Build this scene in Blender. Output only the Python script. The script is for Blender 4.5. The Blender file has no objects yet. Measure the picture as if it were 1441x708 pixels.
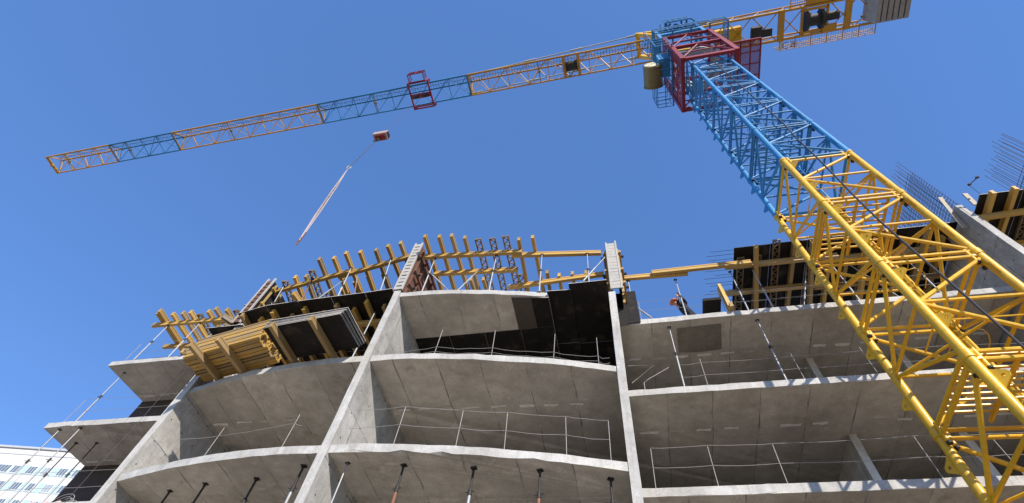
import bpy, bmesh, math, random
from mathutils import Vector, Matrix
random.seed(7)
R = math.radians
scene = bpy.context.scene
COL = scene.collection

# ------------------------------------------------------------------ materials
def nt(name):
    m = bpy.data.materials.new(name); m.use_nodes = True
    t = m.node_tree; b = t.nodes['Principled BSDF']
    return m, t, b
def N(t, typ, **kw):
    n = t.nodes.new(typ)
    for k, v in kw.items():
        if k in n.inputs.keys(): n.inputs[k].default_value = v
        else: setattr(n, k, v)
    return n
def L(t, a, b): t.links.new(a, b)
def math_(t, op, a, b=None, c=None):
    n = t.nodes.new('ShaderNodeMath'); n.operation = op
    for i, x in enumerate((a, b, c)):
        if x is None: continue
        if isinstance(x, (int, float)): n.inputs[i].default_value = x
        else: L(t, x, n.inputs[i])
    return n.outputs[0]
def ramp(t, fac, stops):
    n = t.nodes.new('ShaderNodeValToRGB')
    cr = n.color_ramp
    while len(cr.elements) < len(stops): cr.elements.new(0.5)
    for e, (p, c) in zip(cr.elements, stops):
        e.position = p; e.color = (c[0], c[1], c[2], 1) if not isinstance(c, (int, float)) else (c, c, c, 1)
    L(t, fac, n.inputs[0]); return n.outputs[0]
def mixc(t, fac, a, b, mode='MIX'):
    n = t.nodes.new('ShaderNodeMix'); n.data_type = 'RGBA'; n.blend_type = mode
    for sock, x in ((n.inputs[0], fac), (n.inputs[6], a), (n.inputs[7], b)):
        if isinstance(x, (int, float)): sock.default_value = x
        elif isinstance(x, tuple): sock.default_value = (x[0], x[1], x[2], 1)
        else: L(t, x, sock)
    return n.outputs[2]
def noise(t, vec, scale, detail=4, rough=.55):
    n = N(t, 'ShaderNodeTexNoise', Scale=scale, Detail=detail, Roughness=rough)
    if vec is not None: L(t, vec, n.inputs['Vector'])
    return n.outputs['Fac']

def concrete(name, base, joints=True, pu=1.22, pv=2.5, contrast=1.0, dark=.55):
    m, t, b = nt(name)
    g = N(t, 'ShaderNodeNewGeometry'); sp = N(t, 'ShaderNodeSeparateXYZ'); L(t, g.outputs['Position'], sp.inputs[0])
    sn = N(t, 'ShaderNodeSeparateXYZ'); L(t, g.outputs['True Normal'], sn.inputs[0])
    ax = math_(t, 'GREATER_THAN', math_(t, 'ABSOLUTE', sn.outputs[0]), .6)
    az = math_(t, 'GREATER_THAN', math_(t, 'ABSOLUTE', sn.outputs[2]), .6)
    wob = math_(t, 'MULTIPLY', math_(t, 'SUBTRACT', noise(t, g.outputs['Position'], .9, 2), .5), .10)
    X, Y, Z = sp.outputs
    def sel(f, a, c):  # f? a : c
        return math_(t, 'ADD', math_(t, 'MULTIPLY', f, a), math_(t, 'MULTIPLY', math_(t, 'SUBTRACT', 1.0, f), c))
    u = math_(t, 'ADD', sel(ax, Y, X), wob)
    v = math_(t, 'ADD', sel(az, Y, Z), wob)
    if True:
        uu = math_(t, 'DIVIDE', u, pu); vv = math_(t, 'DIVIDE', math_(t, 'ADD', v, .35), pv)
        fu = math_(t, 'FLOOR', uu); fv = math_(t, 'FLOOR', vv)
        cb = N(t, 'ShaderNodeCombineXYZ'); L(t, fu, cb.inputs[0]); L(t, fv, cb.inputs[1]); L(t, math_(t, 'FLOOR', math_(t, 'DIVIDE', math_(t, 'ADD', Z, .1), 3.0)), cb.inputs[2])
        wn = N(t, 'ShaderNodeTexWhiteNoise'); L(t, cb.outputs[0], wn.inputs['Vector'])
        tint = ramp(t, wn.outputs['Value'], [(0, 1 - .13 * contrast), (1, 1 + .10 * contrast)])
        du = math_(t, 'MULTIPLY', math_(t, 'ABSOLUTE', math_(t, 'SUBTRACT', math_(t, 'FRACT', uu), .5)), pu)
        dv = math_(t, 'MULTIPLY', math_(t, 'ABSOLUTE', math_(t, 'SUBTRACT', math_(t, 'FRACT', vv), .5)), pv)
        br = noise(t, g.outputs['Position'], 1.7, 3)
        wline = math_(t, 'ADD', .004, math_(t, 'MULTIPLY', math_(t, 'MAXIMUM', math_(t, 'SUBTRACT', br, .42), 0.0), .09))
        lu = math_(t, 'GREATER_THAN', du, math_(t, 'SUBTRACT', pu / 2, wline))
        lv = math_(t, 'GREATER_THAN', dv, math_(t, 'SUBTRACT', pv / 2, wline))
        line = math_(t, 'MAXIMUM', lu, lv)
        notfront = math_(t, 'GREATER_THAN', sn.outputs[1], -.6)
        line = math_(t, 'MULTIPLY', line, notfront)
    n1 = noise(t, g.outputs['Position'], .55, 5, .6)
    n2 = noise(t, g.outputs['Position'], 3.2, 6, .65)
    n3 = noise(t, g.outputs['Position'], 24, 3, .6)
    c = mixc(t, ramp(t, n1, [(.28, 0.0), (.72, 1.0)]), tuple(x * (1 - .30 * contrast) * k for x, k in zip(base, (1, .98, .95))), tuple(x * (1 + .13 * contrast) for x in base))
    c = mixc(t, 1.0, c, ramp(t, n2, [(.3, 1 - .22 * contrast), (.62, 1.04)]), 'MULTIPLY')
    c = mixc(t, 1.0, c, ramp(t, n3, [(.32, 1 - .16 * contrast), (.55, 1.02)]), 'MULTIPLY')
    if joints:
        c = mixc(t, 1.0, c, tint, 'MULTIPLY')
        c = mixc(t, math_(t, 'MULTIPLY', line, ramp(t, noise(t, g.outputs['Position'], 1.1, 4, .7), [(.36, .12), (.56, .85)])), c, tuple(x * dark * .55 for x in base))
    vert = math_(t, 'SUBTRACT', 1.0, az)
    smap = N(t, 'ShaderNodeVectorMath', operation='MULTIPLY'); L(t, g.outputs['Position'], smap.inputs[0]); smap.inputs[1].default_value = (7, 7, .7)
    run = ramp(t, noise(t, smap.outputs[0], 1.0, 5, .65), [(.50, 0.0), (.72, .50)])
    c = mixc(t, math_(t, 'MULTIPLY', run, vert), c, tuple(x * k for x, k in zip(base, (.50, .46, .40))))
    speck = ramp(t, noise(t, g.outputs['Position'], 6.5, 3, .6), [(.715, 0.0), (.745, .6)])
    c = mixc(t, speck, c, tuple(x * k for x, k in zip(base, (.42, .34, .27))))
    pale = ramp(t, noise(t, g.outputs['Position'], 2.1, 6, .75), [(.60, 0.0), (.66, .35)])
    c = mixc(t, pale, c, tuple(min(.85, x * 1.35) for x in base))
    if joints and pv < 3:
        hu = math_(t, 'SUBTRACT', math_(t, 'FRACT', math_(t, 'DIVIDE', v, .75)), .5); hv = math_(t, 'SUBTRACT', math_(t, 'FRACT', math_(t, 'DIVIDE', u, .6)), .5)
        hd = math_(t, 'ADD', math_(t, 'POWER', math_(t, 'MULTIPLY', hu, .75), 2.0), math_(t, 'POWER', math_(t, 'MULTIPLY', hv, .6), 2.0))
        c = mixc(t, math_(t, 'MULTIPLY', math_(t, 'LESS_THAN', hd, .0006), ax), c, tuple(x * .18 for x in base))
    # blotches / leak stains
    st = ramp(t, noise(t, g.outputs['Position'], 1.3, 7, .7), [(.60, 0.0), (.68, .55)])
    c = mixc(t, st, c, tuple(x * k for x, k in zip(base, (.52, .47, .42))))
    L(t, c, b.inputs['Base Color']); b.inputs['Roughness'].default_value = .88
    bp = N(t, 'ShaderNodeBump', Strength=.35, Distance=.02); L(t, math_(t, 'ADD', n2, math_(t, 'MULTIPLY', n3, .6)), bp.inputs['Height']); L(t, bp.outputs[0], b.inputs['Normal'])
    return m
def paint(name, col, rough=.38, wear=.35, metal=0.0, scale=3.0, rust=None):
    m, t, b = nt(name)
    tc = N(t, 'ShaderNodeNewGeometry')
    n1 = noise(t, tc.outputs['Position'], scale, 6, .65); n2 = noise(t, tc.outputs['Position'], scale * 7, 4, .6)
    c = mixc(t, ramp(t, n1, [(.35, 0.0), (.75, wear)]), col, tuple(x * .55 + .02 for x in col))
    c = mixc(t, 1.0, c, ramp(t, n2, [(.3, 1 - wear * .5), (.6, 1.03)]), 'MULTIPLY')
    ch = noise(t, tc.outputs['Position'], scale * 16, 5, .75)
    c = mixc(t, ramp(t, ch, [(.665, 0.0), (.69, .8)]), c, (.16, .085, .05))
    big = noise(t, tc.outputs['Position'], .45, 3, .5)
    c = mixc(t, 1.0, c, ramp(t, big, [(.3, .80), (.7, 1.08)]), 'MULTIPLY')
    if rust: c = mixc(t, ramp(t, n1, [(.56, 0.0), (.66, 1.0)]), c, rust)
    L(t, c, b.inputs['Base Color']); b.inputs['Metallic'].default_value = metal
    L(t, ramp(t, n2, [(.2, rough - .08), (.8, rough + .22)]), b.inputs['Roughness'])
    bp = N(t, 'ShaderNodeBump', Strength=.12, Distance=.004); L(t, n2, bp.inputs['Height']); L(t, bp.outputs[0], b.inputs['Normal'])
    return m
def timber(name, c1, c2, wet=.0):
    m, t, b = nt(name)
    tc = N(t, 'ShaderNodeTexCoord'); oi = N(t, 'ShaderNodeObjectInfo')
    mp = N(t, 'ShaderNodeMapping'); L(t, tc.outputs['Object'], mp.inputs[0]); mp.inputs['Scale'].default_value = (22, 1.2, 22)
    off = N(t, 'ShaderNodeVectorMath', operation='ADD'); L(t, mp.outputs[0], off.inputs[0])
    rv = N(t, 'ShaderNodeCombineXYZ'); L(t, math_(t, 'MULTIPLY', oi.outputs['Random'], 50.0), rv.inputs[0]); L(t, rv.outputs[0], off.inputs[1])
    n1 = noise(t, off.outputs[0], 1.0, 5, .6)
    n2 = noise(t, tc.outputs['Object'], 2.6, 5, .7)
    c = mixc(t, ramp(t, n1, [(.3, 0.0), (.7, 1.0)]), c1, c2)
    c = mixc(t, ramp(t, n2, [(.45, 0.0), (.72, .6)]), c, (.33, .27, .19))
    tint = ramp(t, oi.outputs['Random'], [(0, .72), (1, 1.12)])
    c = mixc(t, 1.0, c, tint, 'MULTIPLY')
    L(t, c, b.inputs['Base Color']); b.inputs['Roughness'].default_value = .62
    return m
def plain(name, col, rough=.6, metal=0.0):
    m, t, b = nt(name)
    g = N(t, 'ShaderNodeNewGeometry'); n = noise(t, g.outputs['Position'], 9, 4)
    L(t, mixc(t, 1.0, col, ramp(t, n, [(.25, .82), (.75, 1.1)]), 'MULTIPLY'), b.inputs['Base Color'])
    b.inputs['Roughness'].default_value = rough; b.inputs['Metallic'].default_value = metal
    return m

M = {}
M['concrete'] = concrete('cast_concrete', (.60, .565, .505), pu=1.22, pv=7.3, contrast=.95)
M['edge'] = concrete('slab_edge_concrete', (.50, .485, .455), joints=False, contrast=.85)
M['wall'] = concrete('wall_concrete', (.46, .45, .425), pu=1.2, pv=1.5, contrast=1.1)
M['insert'] = plain('insulation_insert', (.86, .85, .82), .9)
M['insertdim'] = plain('dirty_insulation_insert', (.60, .57, .52), .9)
M['panelgrey'] = plain('blue_grey_board', (.20, .25, .36), .6)
M['patch'] = concrete('damp_cement_patch', (.27, .25, .215), joints=False, contrast=1.3)
m, t, b = nt('curtained_glass'); b.inputs['Base Color'].default_value = (.30, .34, .36, 1); b.inputs['Roughness'].default_value = .15; M['glasspale'] = m
M['deepblue'] = plain('deep_blue_paint', (.012, .06, .20), .5)
M['rod'] = plain('thin_rod_steel', (.34, .32, .30), .7, .1)
M['formboard'] = timber('brown_form_board', (.30, .22, .15), (.22, .155, .10))
M['floor'] = concrete('dusty_floor', (.60, .55, .475), joints=False)
M['bounce_absorber'] = concrete('dark_bounce_absorber', (.045, .041, .036), joints=False)  # near-black, for the added floor sheets that soak up bounced light
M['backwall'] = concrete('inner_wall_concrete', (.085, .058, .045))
M['yellow'] = paint('yellow_crane_paint', (.80, .452, .013), .34, .28, scale=1.6)
M['orange'] = paint('shaded_yellow_crane_paint', (.60, .305, .014), .40, .35)  # yellow crane paint darkened: the jib underside's shade is mixed into the colour
M['blue'] = paint('blue_crane_paint', (.034, .245, .52), .52, .4, scale=1.6)
M['red'] = paint('red_crane_paint', (.27, .010, .018), .45, .45)
M['steel'] = paint('galvanised_steel', (.47, .475, .48), .5, .5, .3)
M['rust'] = paint('rusty_steel', (.30, .13, .075), .75, .5)
M['darksteel'] = paint('dark_steel', (.035, .031, .028), .6, .4, .2)
M['cable'] = plain('black_cable_rubber', (.022, .022, .025), .5)
M['rope'] = plain('steel_rope', (.07, .07, .08), .7, .0)
M['sling'] = plain('white_sling', (.55, .44, .42), .7)
M['hookpaint'] = paint('pale_hook_paint', (.44, .31, .28), .6, .5)  # paler and pinker than the red of the crosshead
M['ply'] = paint('black_film_plywood', (.015, .0125, .0105), .62, .8, scale=1.9, rust=(.048, .038, .031))
M['ply'].node_tree.nodes['Principled BSDF'].inputs['Specular IOR Level'].default_value = .18
M['plybrown'] = paint('worn_brown_plywood', (.085, .068, .055), .6, .6, scale=4)
M['plyedge'] = plain('plywood_edge', (.50, .46, .41), .8)
M['timber'] = timber('yellow_formwork_timber', (.60, .36, .072), (.49, .275, .045))
M['timber2'] = timber('weathered_formwork_timber', (.45, .30, .11), (.34, .215, .08))
M['timber3'] = timber('grey_weathered_timber', (.36, .29, .21), (.25, .20, .15))
M['lattice'] = paint('brown_lattice_beam', (.22, .15, .075), .6, .5, scale=6)
M['formsteel'] = paint('weathered_formwork_face', (.50, .47, .42), .7, .45, scale=5)
M['formrust'] = paint('rusty_formwork_steel', (.17, .075, .045), .7, .5, scale=4)
M['rebar'] = plain('rusted_rebar', (.075, .05, .045), .8, .2)
M['drum'] = paint('olive_drum_metal', (.26, .21, .085), .4, .5, .3)
M['drumface'] = paint('sunlit_drum_face', (.70, .64, .42), .5, .3)  # paler than the drum body: sunlight on the front is in the colour
M['cw'] = concrete('counterweight_concrete', (.33, .32, .305), joints=False, contrast=.6)
M['white'] = concrete('white_brick_render', (.64, .62, .60), joints=False, contrast=.25)
M['panelblue'] = plain('pale_blue_panel', (.42, .54, .56), .8)
M['trim'] = plain('parapet_trim', (.45, .46, .48), .6)
M['white_frame'] = plain('white_window_frame', (.8, .8, .8), .5)
m, t, b = nt('window_glass'); b.inputs['Base Color'].default_value = (.13, .17, .21, 1); b.inputs['Roughness'].default_value = .08; M['glass'] = m
M['skin'] = plain('skin', (.50, .27, .18), .55)
M['cloth'] = plain('dark_navy_workwear', (.018, .018, .03), .9)
M['trouser'] = plain('black_trousers', (.022, .02, .022), .9)
M['helmet'] = plain('orange_helmet_shell', (.80, .20, .045), .35)
M['boot'] = plain('black_boot_leather', (.02, .018, .016), .6)
M['pinktarp'] = plain('pale_pink_sheeting', (.62, .46, .42), .8)
M['whitesign'] = plain('pale_sign_board', (.60, .58, .58), .6)
m, t, b = nt('dry_earth')
g = N(t, 'ShaderNodeNewGeometry'); n1 = noise(t, g.outputs['Position'], .12, 6, .6); n2 = noise(t, g.outputs['Position'], 2.5, 6, .7)
c = mixc(t, ramp(t, n1, [(.3, 0.0), (.7, 1.0)]), (.25, .205, .155), (.33, .28, .22)); c = mixc(t, 1.0, c, ramp(t, n2, [(.3, .75), (.65, 1.08)]), 'MULTIPLY')
L(t, c, b.inputs['Base Color']); b.inputs['Roughness'].default_value = .95; M['earth'] = m

# ------------------------------------------------------------------ mesh builder
ROOTLOC = {}
class MB:
    def __init__(s): s.v = []; s.f = []; s.m = []
    def add(s, vs, fs, m=0):
        o = len(s.v); s.v += [Vector(v) for v in vs]
        s.f += [tuple(i + o for i in f) for f in fs]; s.m += [m] * len(fs); return s
    def boxb(s, x0, x1, y0, y1, z0, z1, m=0):
        vs = [(x0,y0,z0),(x1,y0,z0),(x1,y1,z0),(x0,y1,z0),(x0,y0,z1),(x1,y0,z1),(x1,y1,z1),(x0,y1,z1)]
        return s.add(vs, [(0,3,2,1),(4,5,6,7),(0,1,5,4),(1,2,6,5),(2,3,7,6),(3,0,4,7)], m)
    def bar(s, p0, p1, w, h, up=(0,0,1), m=0):
        p0, p1 = Vector(p0), Vector(p1); d = (p1 - p0).normalized(); up = Vector(up)
        x = d.cross(up)
        if x.length < 1e-4: x = d.cross(Vector((0,1,0)))
        x.normalize(); y = x.cross(d).normalized()
        vs = []
        for p in (p0, p1):
            for a, c in ((-1,-1),(1,-1),(1,1),(-1,1)): vs.append(p + x * (a * w / 2) + y * (c * h / 2))
        return s.add(vs, [(0,1,2,3)[::-1],(4,5,6,7),(0,1,5,4),(1,2,6,5),(2,3,7,6),(3,0,4,7)], m)
    def tube(s, p0, p1, r, n=8, r2=None, m=0, caps=True):
        p0, p1 = Vector(p0), Vector(p1); d = (p1 - p0).normalized(); r2 = r if r2 is None else r2
        a = Vector((0,0,1)) if abs(d.z) < .9 else Vector((1,0,0))
        x = d.cross(a).normalized(); y = d.cross(x)
        vs = []
        for p, rr in ((p0, r), (p1, r2)):
            for k in range(n):
                q = 2 * math.pi * k / n; vs.append(p + (x * math.cos(q) + y * math.sin(q)) * rr)
        fs = [(k, (k+1) % n, n + (k+1) % n, n + k) for k in range(n)]
        if caps: fs += [tuple(range(n))[::-1], tuple(range(n, 2*n))]
        return s.add(vs, fs, m)
    def path(s, pts, r, n=6, m=0):
        pts = [Vector(p) for p in pts]; vs = []; L_ = len(pts)
        for i, p in enumerate(pts):
            d = (pts[min(i+1, L_-1)] - pts[max(i-1, 0)]).normalized()
            a = Vector((0,0,1)) if abs(d.z) < .95 else Vector((1,0,0))
            x = d.cross(a).normalized(); y = d.cross(x)
            for k in range(n):
                q = 2 * math.pi * k / n; vs.append(p + (x * math.cos(q) + y * math.sin(q)) * r)
        fs = []
        for i in range(L_-1):
            for k in range(n): fs.append((i*n+k, i*n+(k+1) % n, (i+1)*n+(k+1) % n, (i+1)*n+k))
        fs += [tuple(range(n))[::-1], tuple(range((L_-1)*n, L_*n))]
        return s.add(vs, fs, m)
    def prism(s, poly, z0, z1, m=0, mtop=None, mside=None):
        n = len(poly)
        vs = [(p[0], p[1], z0 if len(p) < 3 else p[2]) for p in poly] + [(p[0], p[1], z1 if len(p) < 4 else p[3]) for p in poly]
        s.add(vs, [tuple(range(n))[::-1]], m)
        s.f.append(tuple(len(s.v) - n + i for i in range(n))); s.m.append(m if mtop is None else mtop)
        o = len(s.v) - 2 * n
        for i in range(n):
            j = (i + 1) % n; s.f.append((o+i, o+j, o+n+j, o+n+i)); s.m.append(m if mside is None else mside)
        return s
    def build(s, name, mats, parent=None, smooth=False):
        off = Vector((0,0,0)); p = parent
        while p is not None and p.parent is not None: p = p.parent
        if p is not None: off = Vector(ROOTLOC.get(p.name, (0,0,0)))
        me = bpy.data.meshes.new(name)
        me.from_pydata([v - off for v in s.v], [], s.f)
        if not isinstance(mats, (list, tuple)): mats = [mats]
        for k in mats: me.materials.append(M[k])
        for pl, mi in zip(me.polygons, s.m): pl.material_index = mi; pl.use_smooth = smooth
        me.update()
        bm = bmesh.new(); bm.from_mesh(me); bmesh.ops.recalc_face_normals(bm, faces=bm.faces); bm.to_mesh(me); bm.free()
        if smooth:
            try: me.set_sharp_from_angle(angle=R(40))
            except Exception: pass
        o = bpy.data.objects.new(name, me); COL.objects.link(o)
        if parent is not None: o.parent = parent
        return o

def tag(o, label=None, cat=None, group=None, kind=None):
    if label: o['label'] = label
    if cat: o['category'] = cat
    if group: o['group'] = group
    if kind: o['kind'] = kind
    return o
def thing(name, loc, label, cat, group=None, rz=0):
    o = bpy.data.objects.new(name, None); COL.objects.link(o); o.location = loc; o.rotation_euler = (0,0,rz)
    o.empty_display_size = .3
    ROOTLOC[o.name] = tuple(loc)
    return tag(o, label, cat, group)
def solo(mb, name, mats, loc, label, cat, group=None, smooth=False):
    """one-mesh thing with its origin at its base"""
    o = mb.build(name, mats, None, smooth)
    lv = Vector(loc)
    for v in o.data.vertices: v.co -= lv
    o.location = lv
    return tag(o, label, cat, group)
def dup(root, loc, rot=(0,0,0), label=None, group=None, scale=None):
    r = root.copy(); COL.objects.link(r); r.location = loc; r.rotation_euler = rot
    if scale: r.scale = scale
    if label: r['label'] = label
    if group: r['group'] = group
    for ch in list(root.children):
        c = ch.copy(); COL.objects.link(c); c.parent = r
        for g_ in ch.children:
            d = g_.copy(); COL.objects.link(d); d.parent = c
    return r
ORD = ['first','second','third','fourth','fifth','sixth','seventh','eighth','ninth','tenth','eleventh','twelfth','thirteenth','fourteenth','fifteenth','sixteenth','seventeenth','eighteenth']

# ------------------------------------------------------------------ ground
mb = MB(); mb.boxb(-600, 600, -400, 800, -1.0, 0.0)
tag(mb.build('ground', 'earth'), kind='structure')

# ------------------------------------------------------------------ the unfinished building
BT = thing('unfinished_building', (0, 14, 0), 'unfinished grey concrete frame building with curved open balconies and no facade', 'building')
cent = [(-6.85,9.09),(-6.2,9.10),(-5.57,9.14),(-5.0,9.20),(-4.37,9.28),(-3.8,9.36),(-3.19,9.46),(-2.6,9.57),(-2.04,9.69),(-1.45,9.81),(-.91,9.94),(-.4,10.08),(.0,10.22)]
bay1 = [(-13.05,9.80),(-12.4,9.64),(-11.8,9.50),(-11.2,9.38),(-10.6,9.28),(-9.95,9.20),(-9.3,9.13),(-8.7,9.085),(-8.1,9.06),(-7.5,9.06),(-6.95,9.08)]
bay4 = [(11.9 + (-.0 - x) , y) for x, y in reversed(cent)]
XL, XR, YB = -19.3, 18.8, 22.0
def jit(pts, a=.012): return [(x, y + random.uniform(-a, a)) for x, y in pts]
def dens(a, b, step=.3):
    n = max(1, int(abs(b[0]-a[0]) / step)); return [(a[0]+(b[0]-a[0])*k/n, a[1]+(b[1]-a[1])*k/n) for k in range(n+1)]
def refine(pts, step=.22):
    out = []
    for a, b in zip(pts, pts[1:]):
        n = max(1, int(math.hypot(b[0]-a[0], b[1]-a[1]) / step)) if max(a[1], b[1]) < 11.6 else 1
        out += [(a[0]+(b[0]-a[0])*k/n, a[1]+(b[1]-a[1])*k/n + (random.uniform(-.007, .007) if n > 1 else 0)) for k in range(n)]
    return out + [pts[-1]]
def slab_poly(z, parts):
    out = []
    for p in parts: out += p
    out = refine(out); res = []
    for x, y in out:
        chip = random.random()
        res.append((x, y, z - .20 + (random.uniform(.02, .05) if chip < .07 else random.uniform(-.024, .004)), z + (random.uniform(-.035, -.015) if chip > .95 else random.uniform(-.007, .009))))
    return res
def inserts(mb, x0, x1, y, z, m, slope=0):
    x = x0
    while x < x1 - .3:
        w = random.uniform(.38, .58)
        if random.random() < .86:
            yy = y + slope * (x - x0) + random.uniform(-.015, .015); d = random.uniform(.07, .12)
            k = random.uniform(.0, .02)
            r = lambda a: random.uniform(-a, a)
            mb.add([(x + r(.03), yy + r(.012), z), (x + w*.4, yy + r(.02), z), (x + w*.7, yy + r(.025), z), (x + w, yy + k + r(.01), z), (x + w - .03, yy + d + r(.02), z), (x + w*.6, yy + d + r(.03), z), (x + w*.3, yy + d*random.uniform(.6,1.1), z), (x + .02, yy + d - k, z)], [(0,1,2,3,4,5,6,7)], m if random.random() < .72 else m + 1)
        x += w + random.uniform(.22, .36)
# full-storey slabs
for z in (3, 6, 9, 12):
    mb = MB()
    poly = slab_poly(z, [dens((XL,10.86),(-13.15,10.88)), jit(bay1), jit(cent), jit(dens((.2,11.16),(11.7,11.15))), jit(bay4), [(18.8, 9.2), (18.8, YB), (-19.1, YB), (-19.1, 13.0)]])
    mb.prism(poly, 0, 0, m=0, mtop=1, mside=2)
    zs = z - .226
    inserts(mb, -18.9, -13.4, 12.62, zs, 3); inserts(mb, -12.9, -7.1, 11.16, zs, 3, -.0); inserts(mb, -6.6, -.2, 11.06, zs, 3, .045); inserts(mb, .4, 11.5, 12.64, zs, 3)
    mb.build('floor_slab', ['concrete', 'floor', 'edge', 'insert', 'insertdim'], BT)
# top storey: three separate pours
def top_slab(front, ys, ins):
    mb = MB(); poly = slab_poly(15, [front, ys]); mb.prism(poly, 0, 0, m=0, mtop=1, mside=2)
    for a in ins: inserts(mb, *a)
    o = mb.build('floor_slab', ['concrete', 'floor', 'edge', 'insert', 'insertdim'], BT); return o
top_slab(dens((XL-.1,10.88),(-13.2,10.88)), [(-13.2, YB), (-19.1, YB), (-19.1, 13.0)], [(-18.9, -13.4, 12.62, 14.774, 3)])
top_slab(jit([p for p in cent if p[0] < -1.9]), [(-1.9, 9.72), (-1.9, YB), (-6.85, YB)], [])
top_slab(jit(dens((.2,11.15),(11.5,11.14))), [(11.5, YB), (.2, YB)], [(.4, 11.3, 12.64, 14.774, 3)])
MB().add([(2.0,11.46,14.765),(3.36,11.42,14.765),(3.40,12.5,14.765),(2.7,12.56,14.765),(2.04,12.5,14.765)], [(0,1,2,3,4)]).build('damp_patch', 'patch', BT)
# cross walls
def cross_wall(x, y0, z1, name='cross_wall', th=.22, y1=21.9, z0=0, mats=('wall','edge')):
    mb = MB(); n = int((z1 - z0) / .75)
    prof = []
    vs = []; 
    for k in range(n + 1):
        z = z0 + (z1 - z0) * k / n
        j = random.uniform(-.008, .008); e = random.uniform(-.008, .008)
        vs += [(x - th/2 + j, y0 + e, z), (x + th/2 + j, y0 + e * .6, z), (x + th/2, y1, z), (x - th/2, y1, z)]
    fs = []; ms = []
    for k in range(n):
        a = 4*k
        for q in range(4):
            fs.append((a+q, a+(q+1) % 4, a+4+(q+1) % 4, a+4+q)); ms.append(1 if q == 0 else 0)
    fs += [(3,2,1,0), tuple(4*n+i for i in range(4))]; ms += [0, 1]
    mb.add(vs, fs); mb.m = ms
    return mb.build(name, list(mats), BT)
cross_wall(-13.1, 9.70, 15.02)
cross_wall(-6.86, 9.02, 15.03)
cross_wall(.09, 10.17, 15.36)
cross_wall(11.72, 10.16, 18.22)
cross_wall(18.7, 9.02, 15.0)
for z in (3, 6, 9, 12):
    for x in (6.12, 8.75):
        cross_wall(x, 13.2, z + 2.79, 'partition_wall', .20, 17.0, z + .013, ('concrete','concrete'))
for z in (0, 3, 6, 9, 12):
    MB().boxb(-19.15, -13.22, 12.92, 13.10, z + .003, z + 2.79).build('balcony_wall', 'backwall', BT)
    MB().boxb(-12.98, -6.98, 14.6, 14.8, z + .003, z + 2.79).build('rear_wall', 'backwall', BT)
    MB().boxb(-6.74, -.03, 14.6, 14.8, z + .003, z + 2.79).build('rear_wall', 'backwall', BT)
    MB().boxb(.25, 11.58, 12.2, 16.98, z + .004, z + .012).build('added_dark_sheet', 'bounce_absorber', BT)  # added dark sheets on the floors, dimming the bounce onto rear ceilings
    MB().boxb(-19.0, -13.24, 11.9, 12.9, z + .004, z + .012).build('added_dark_sheet', 'bounce_absorber', BT)
    MB().boxb(-6.7, -.05, 11.6, 14.58, z + .004, z + .012).build('added_dark_sheet', 'bounce_absorber', BT)
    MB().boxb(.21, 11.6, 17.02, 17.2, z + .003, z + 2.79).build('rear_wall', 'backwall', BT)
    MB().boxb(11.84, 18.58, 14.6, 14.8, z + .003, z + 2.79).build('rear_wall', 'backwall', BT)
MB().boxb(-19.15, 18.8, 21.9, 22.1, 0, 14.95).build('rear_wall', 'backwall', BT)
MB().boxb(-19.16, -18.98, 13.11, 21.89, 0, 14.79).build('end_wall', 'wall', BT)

# ------------------------------------------------------------------ formwork timber
def ibeam(ln, w=.118, h=.20, fl=.05, wb=.095):
    mb = MB()
    mb.boxb(-w/2, w/2, 0, ln, 0, fl); mb.boxb(-w/2, w/2, 0, ln, h - fl, h); mb.boxb(-wb/2, wb/2, 0.004, ln - .004, fl, h - fl)
    return mb
def lattbeam(ln, w=.085, h=.20, fl=.04):
    mb = MB()
    for z in (0, h - fl):
        mb.boxb(-w/2, w/2, 0, ln, z, z + fl)
    # side-on zigzag seen from below: perforated soffit of paired laths
    y = .06; s_ = 1
    while y < ln - .16:
        mb.bar((-.01*s_, y, fl - .01), (.01*s_, y + .12, h - fl + .01), .03, .025); y += .12; s_ = -s_
        
    return mb
def wide_lattice(ln, w=.20, h=.085):
    """lattice girder lying on its side: two chords and a zigzag web visible from below"""
    mb = MB()
    for x in (-w/2, w/2): mb.boxb(x - .02, x + .02, 0, ln, 0, h)
    y = .04; s_ = 1
    while y < ln - .15:
        mb.bar((-w/2*s_*.9, y, h/2), (w/2*s_*.9, y + .135, h/2), .028, .04); y += .135; s_ = -s_
    for y in (0.02, ln - .02): mb.boxb(-w/2 + .021, w/2 - .021, y - .018, y + .018, .01, h - .01)
    return mb
me_beam = {}
def beam_mesh(kind, ln):
    k = (kind, round(ln, 2))
    if k not in me_beam:
        mb = {'t': ibeam, 'u': ibeam, 'g': ibeam, 'w': wide_lattice, 'n': lambda q: wide_lattice(q, .082, .19), 's': lambda q: ibeam(q, .082, .2, .045, .045), 'v': lambda q: ibeam(q, .082, .2, .045, .045)}[kind](ln) if kind != 'T' else ibeam(ln, .12, .2)
        o = mb.build('beam_proto', {'t': 'timber', 'T': 'timber', 'u': 'timber2', 'g': 'timber3', 'w': 'lattice', 'n': 'timber2', 's': 'timber', 'v': 'timber2'}[kind])
        me_beam[k] = o.data; bpy.data.objects.remove(o)
    return me_beam[k]
def joist(kind, x, y, z, ln, ang, label, group, name='timber_joist', tilt=0):
    o = bpy.data.objects.new(name if kind != 'w' else 'lattice_joist', beam_mesh(kind, ln)); COL.objects.link(o)
    o.location = (x, y, z); o.rotation_euler = (tilt, 0, ang)
    return tag(o, label, 'formwork beam', group)
def long_beam(p0, p1, z, label, group, kind='T'):
    p0, p1 = Vector((p0[0], p0[1], z)), Vector((p1[0], p1[1], z)); d = p1 - p0
    ang = math.atan2(d.y, d.x) - math.pi/2
    return joist(kind, p0.x, p0.y, p0.z, round(d.length, 1), ang, label, group, 'timber_girder')

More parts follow.
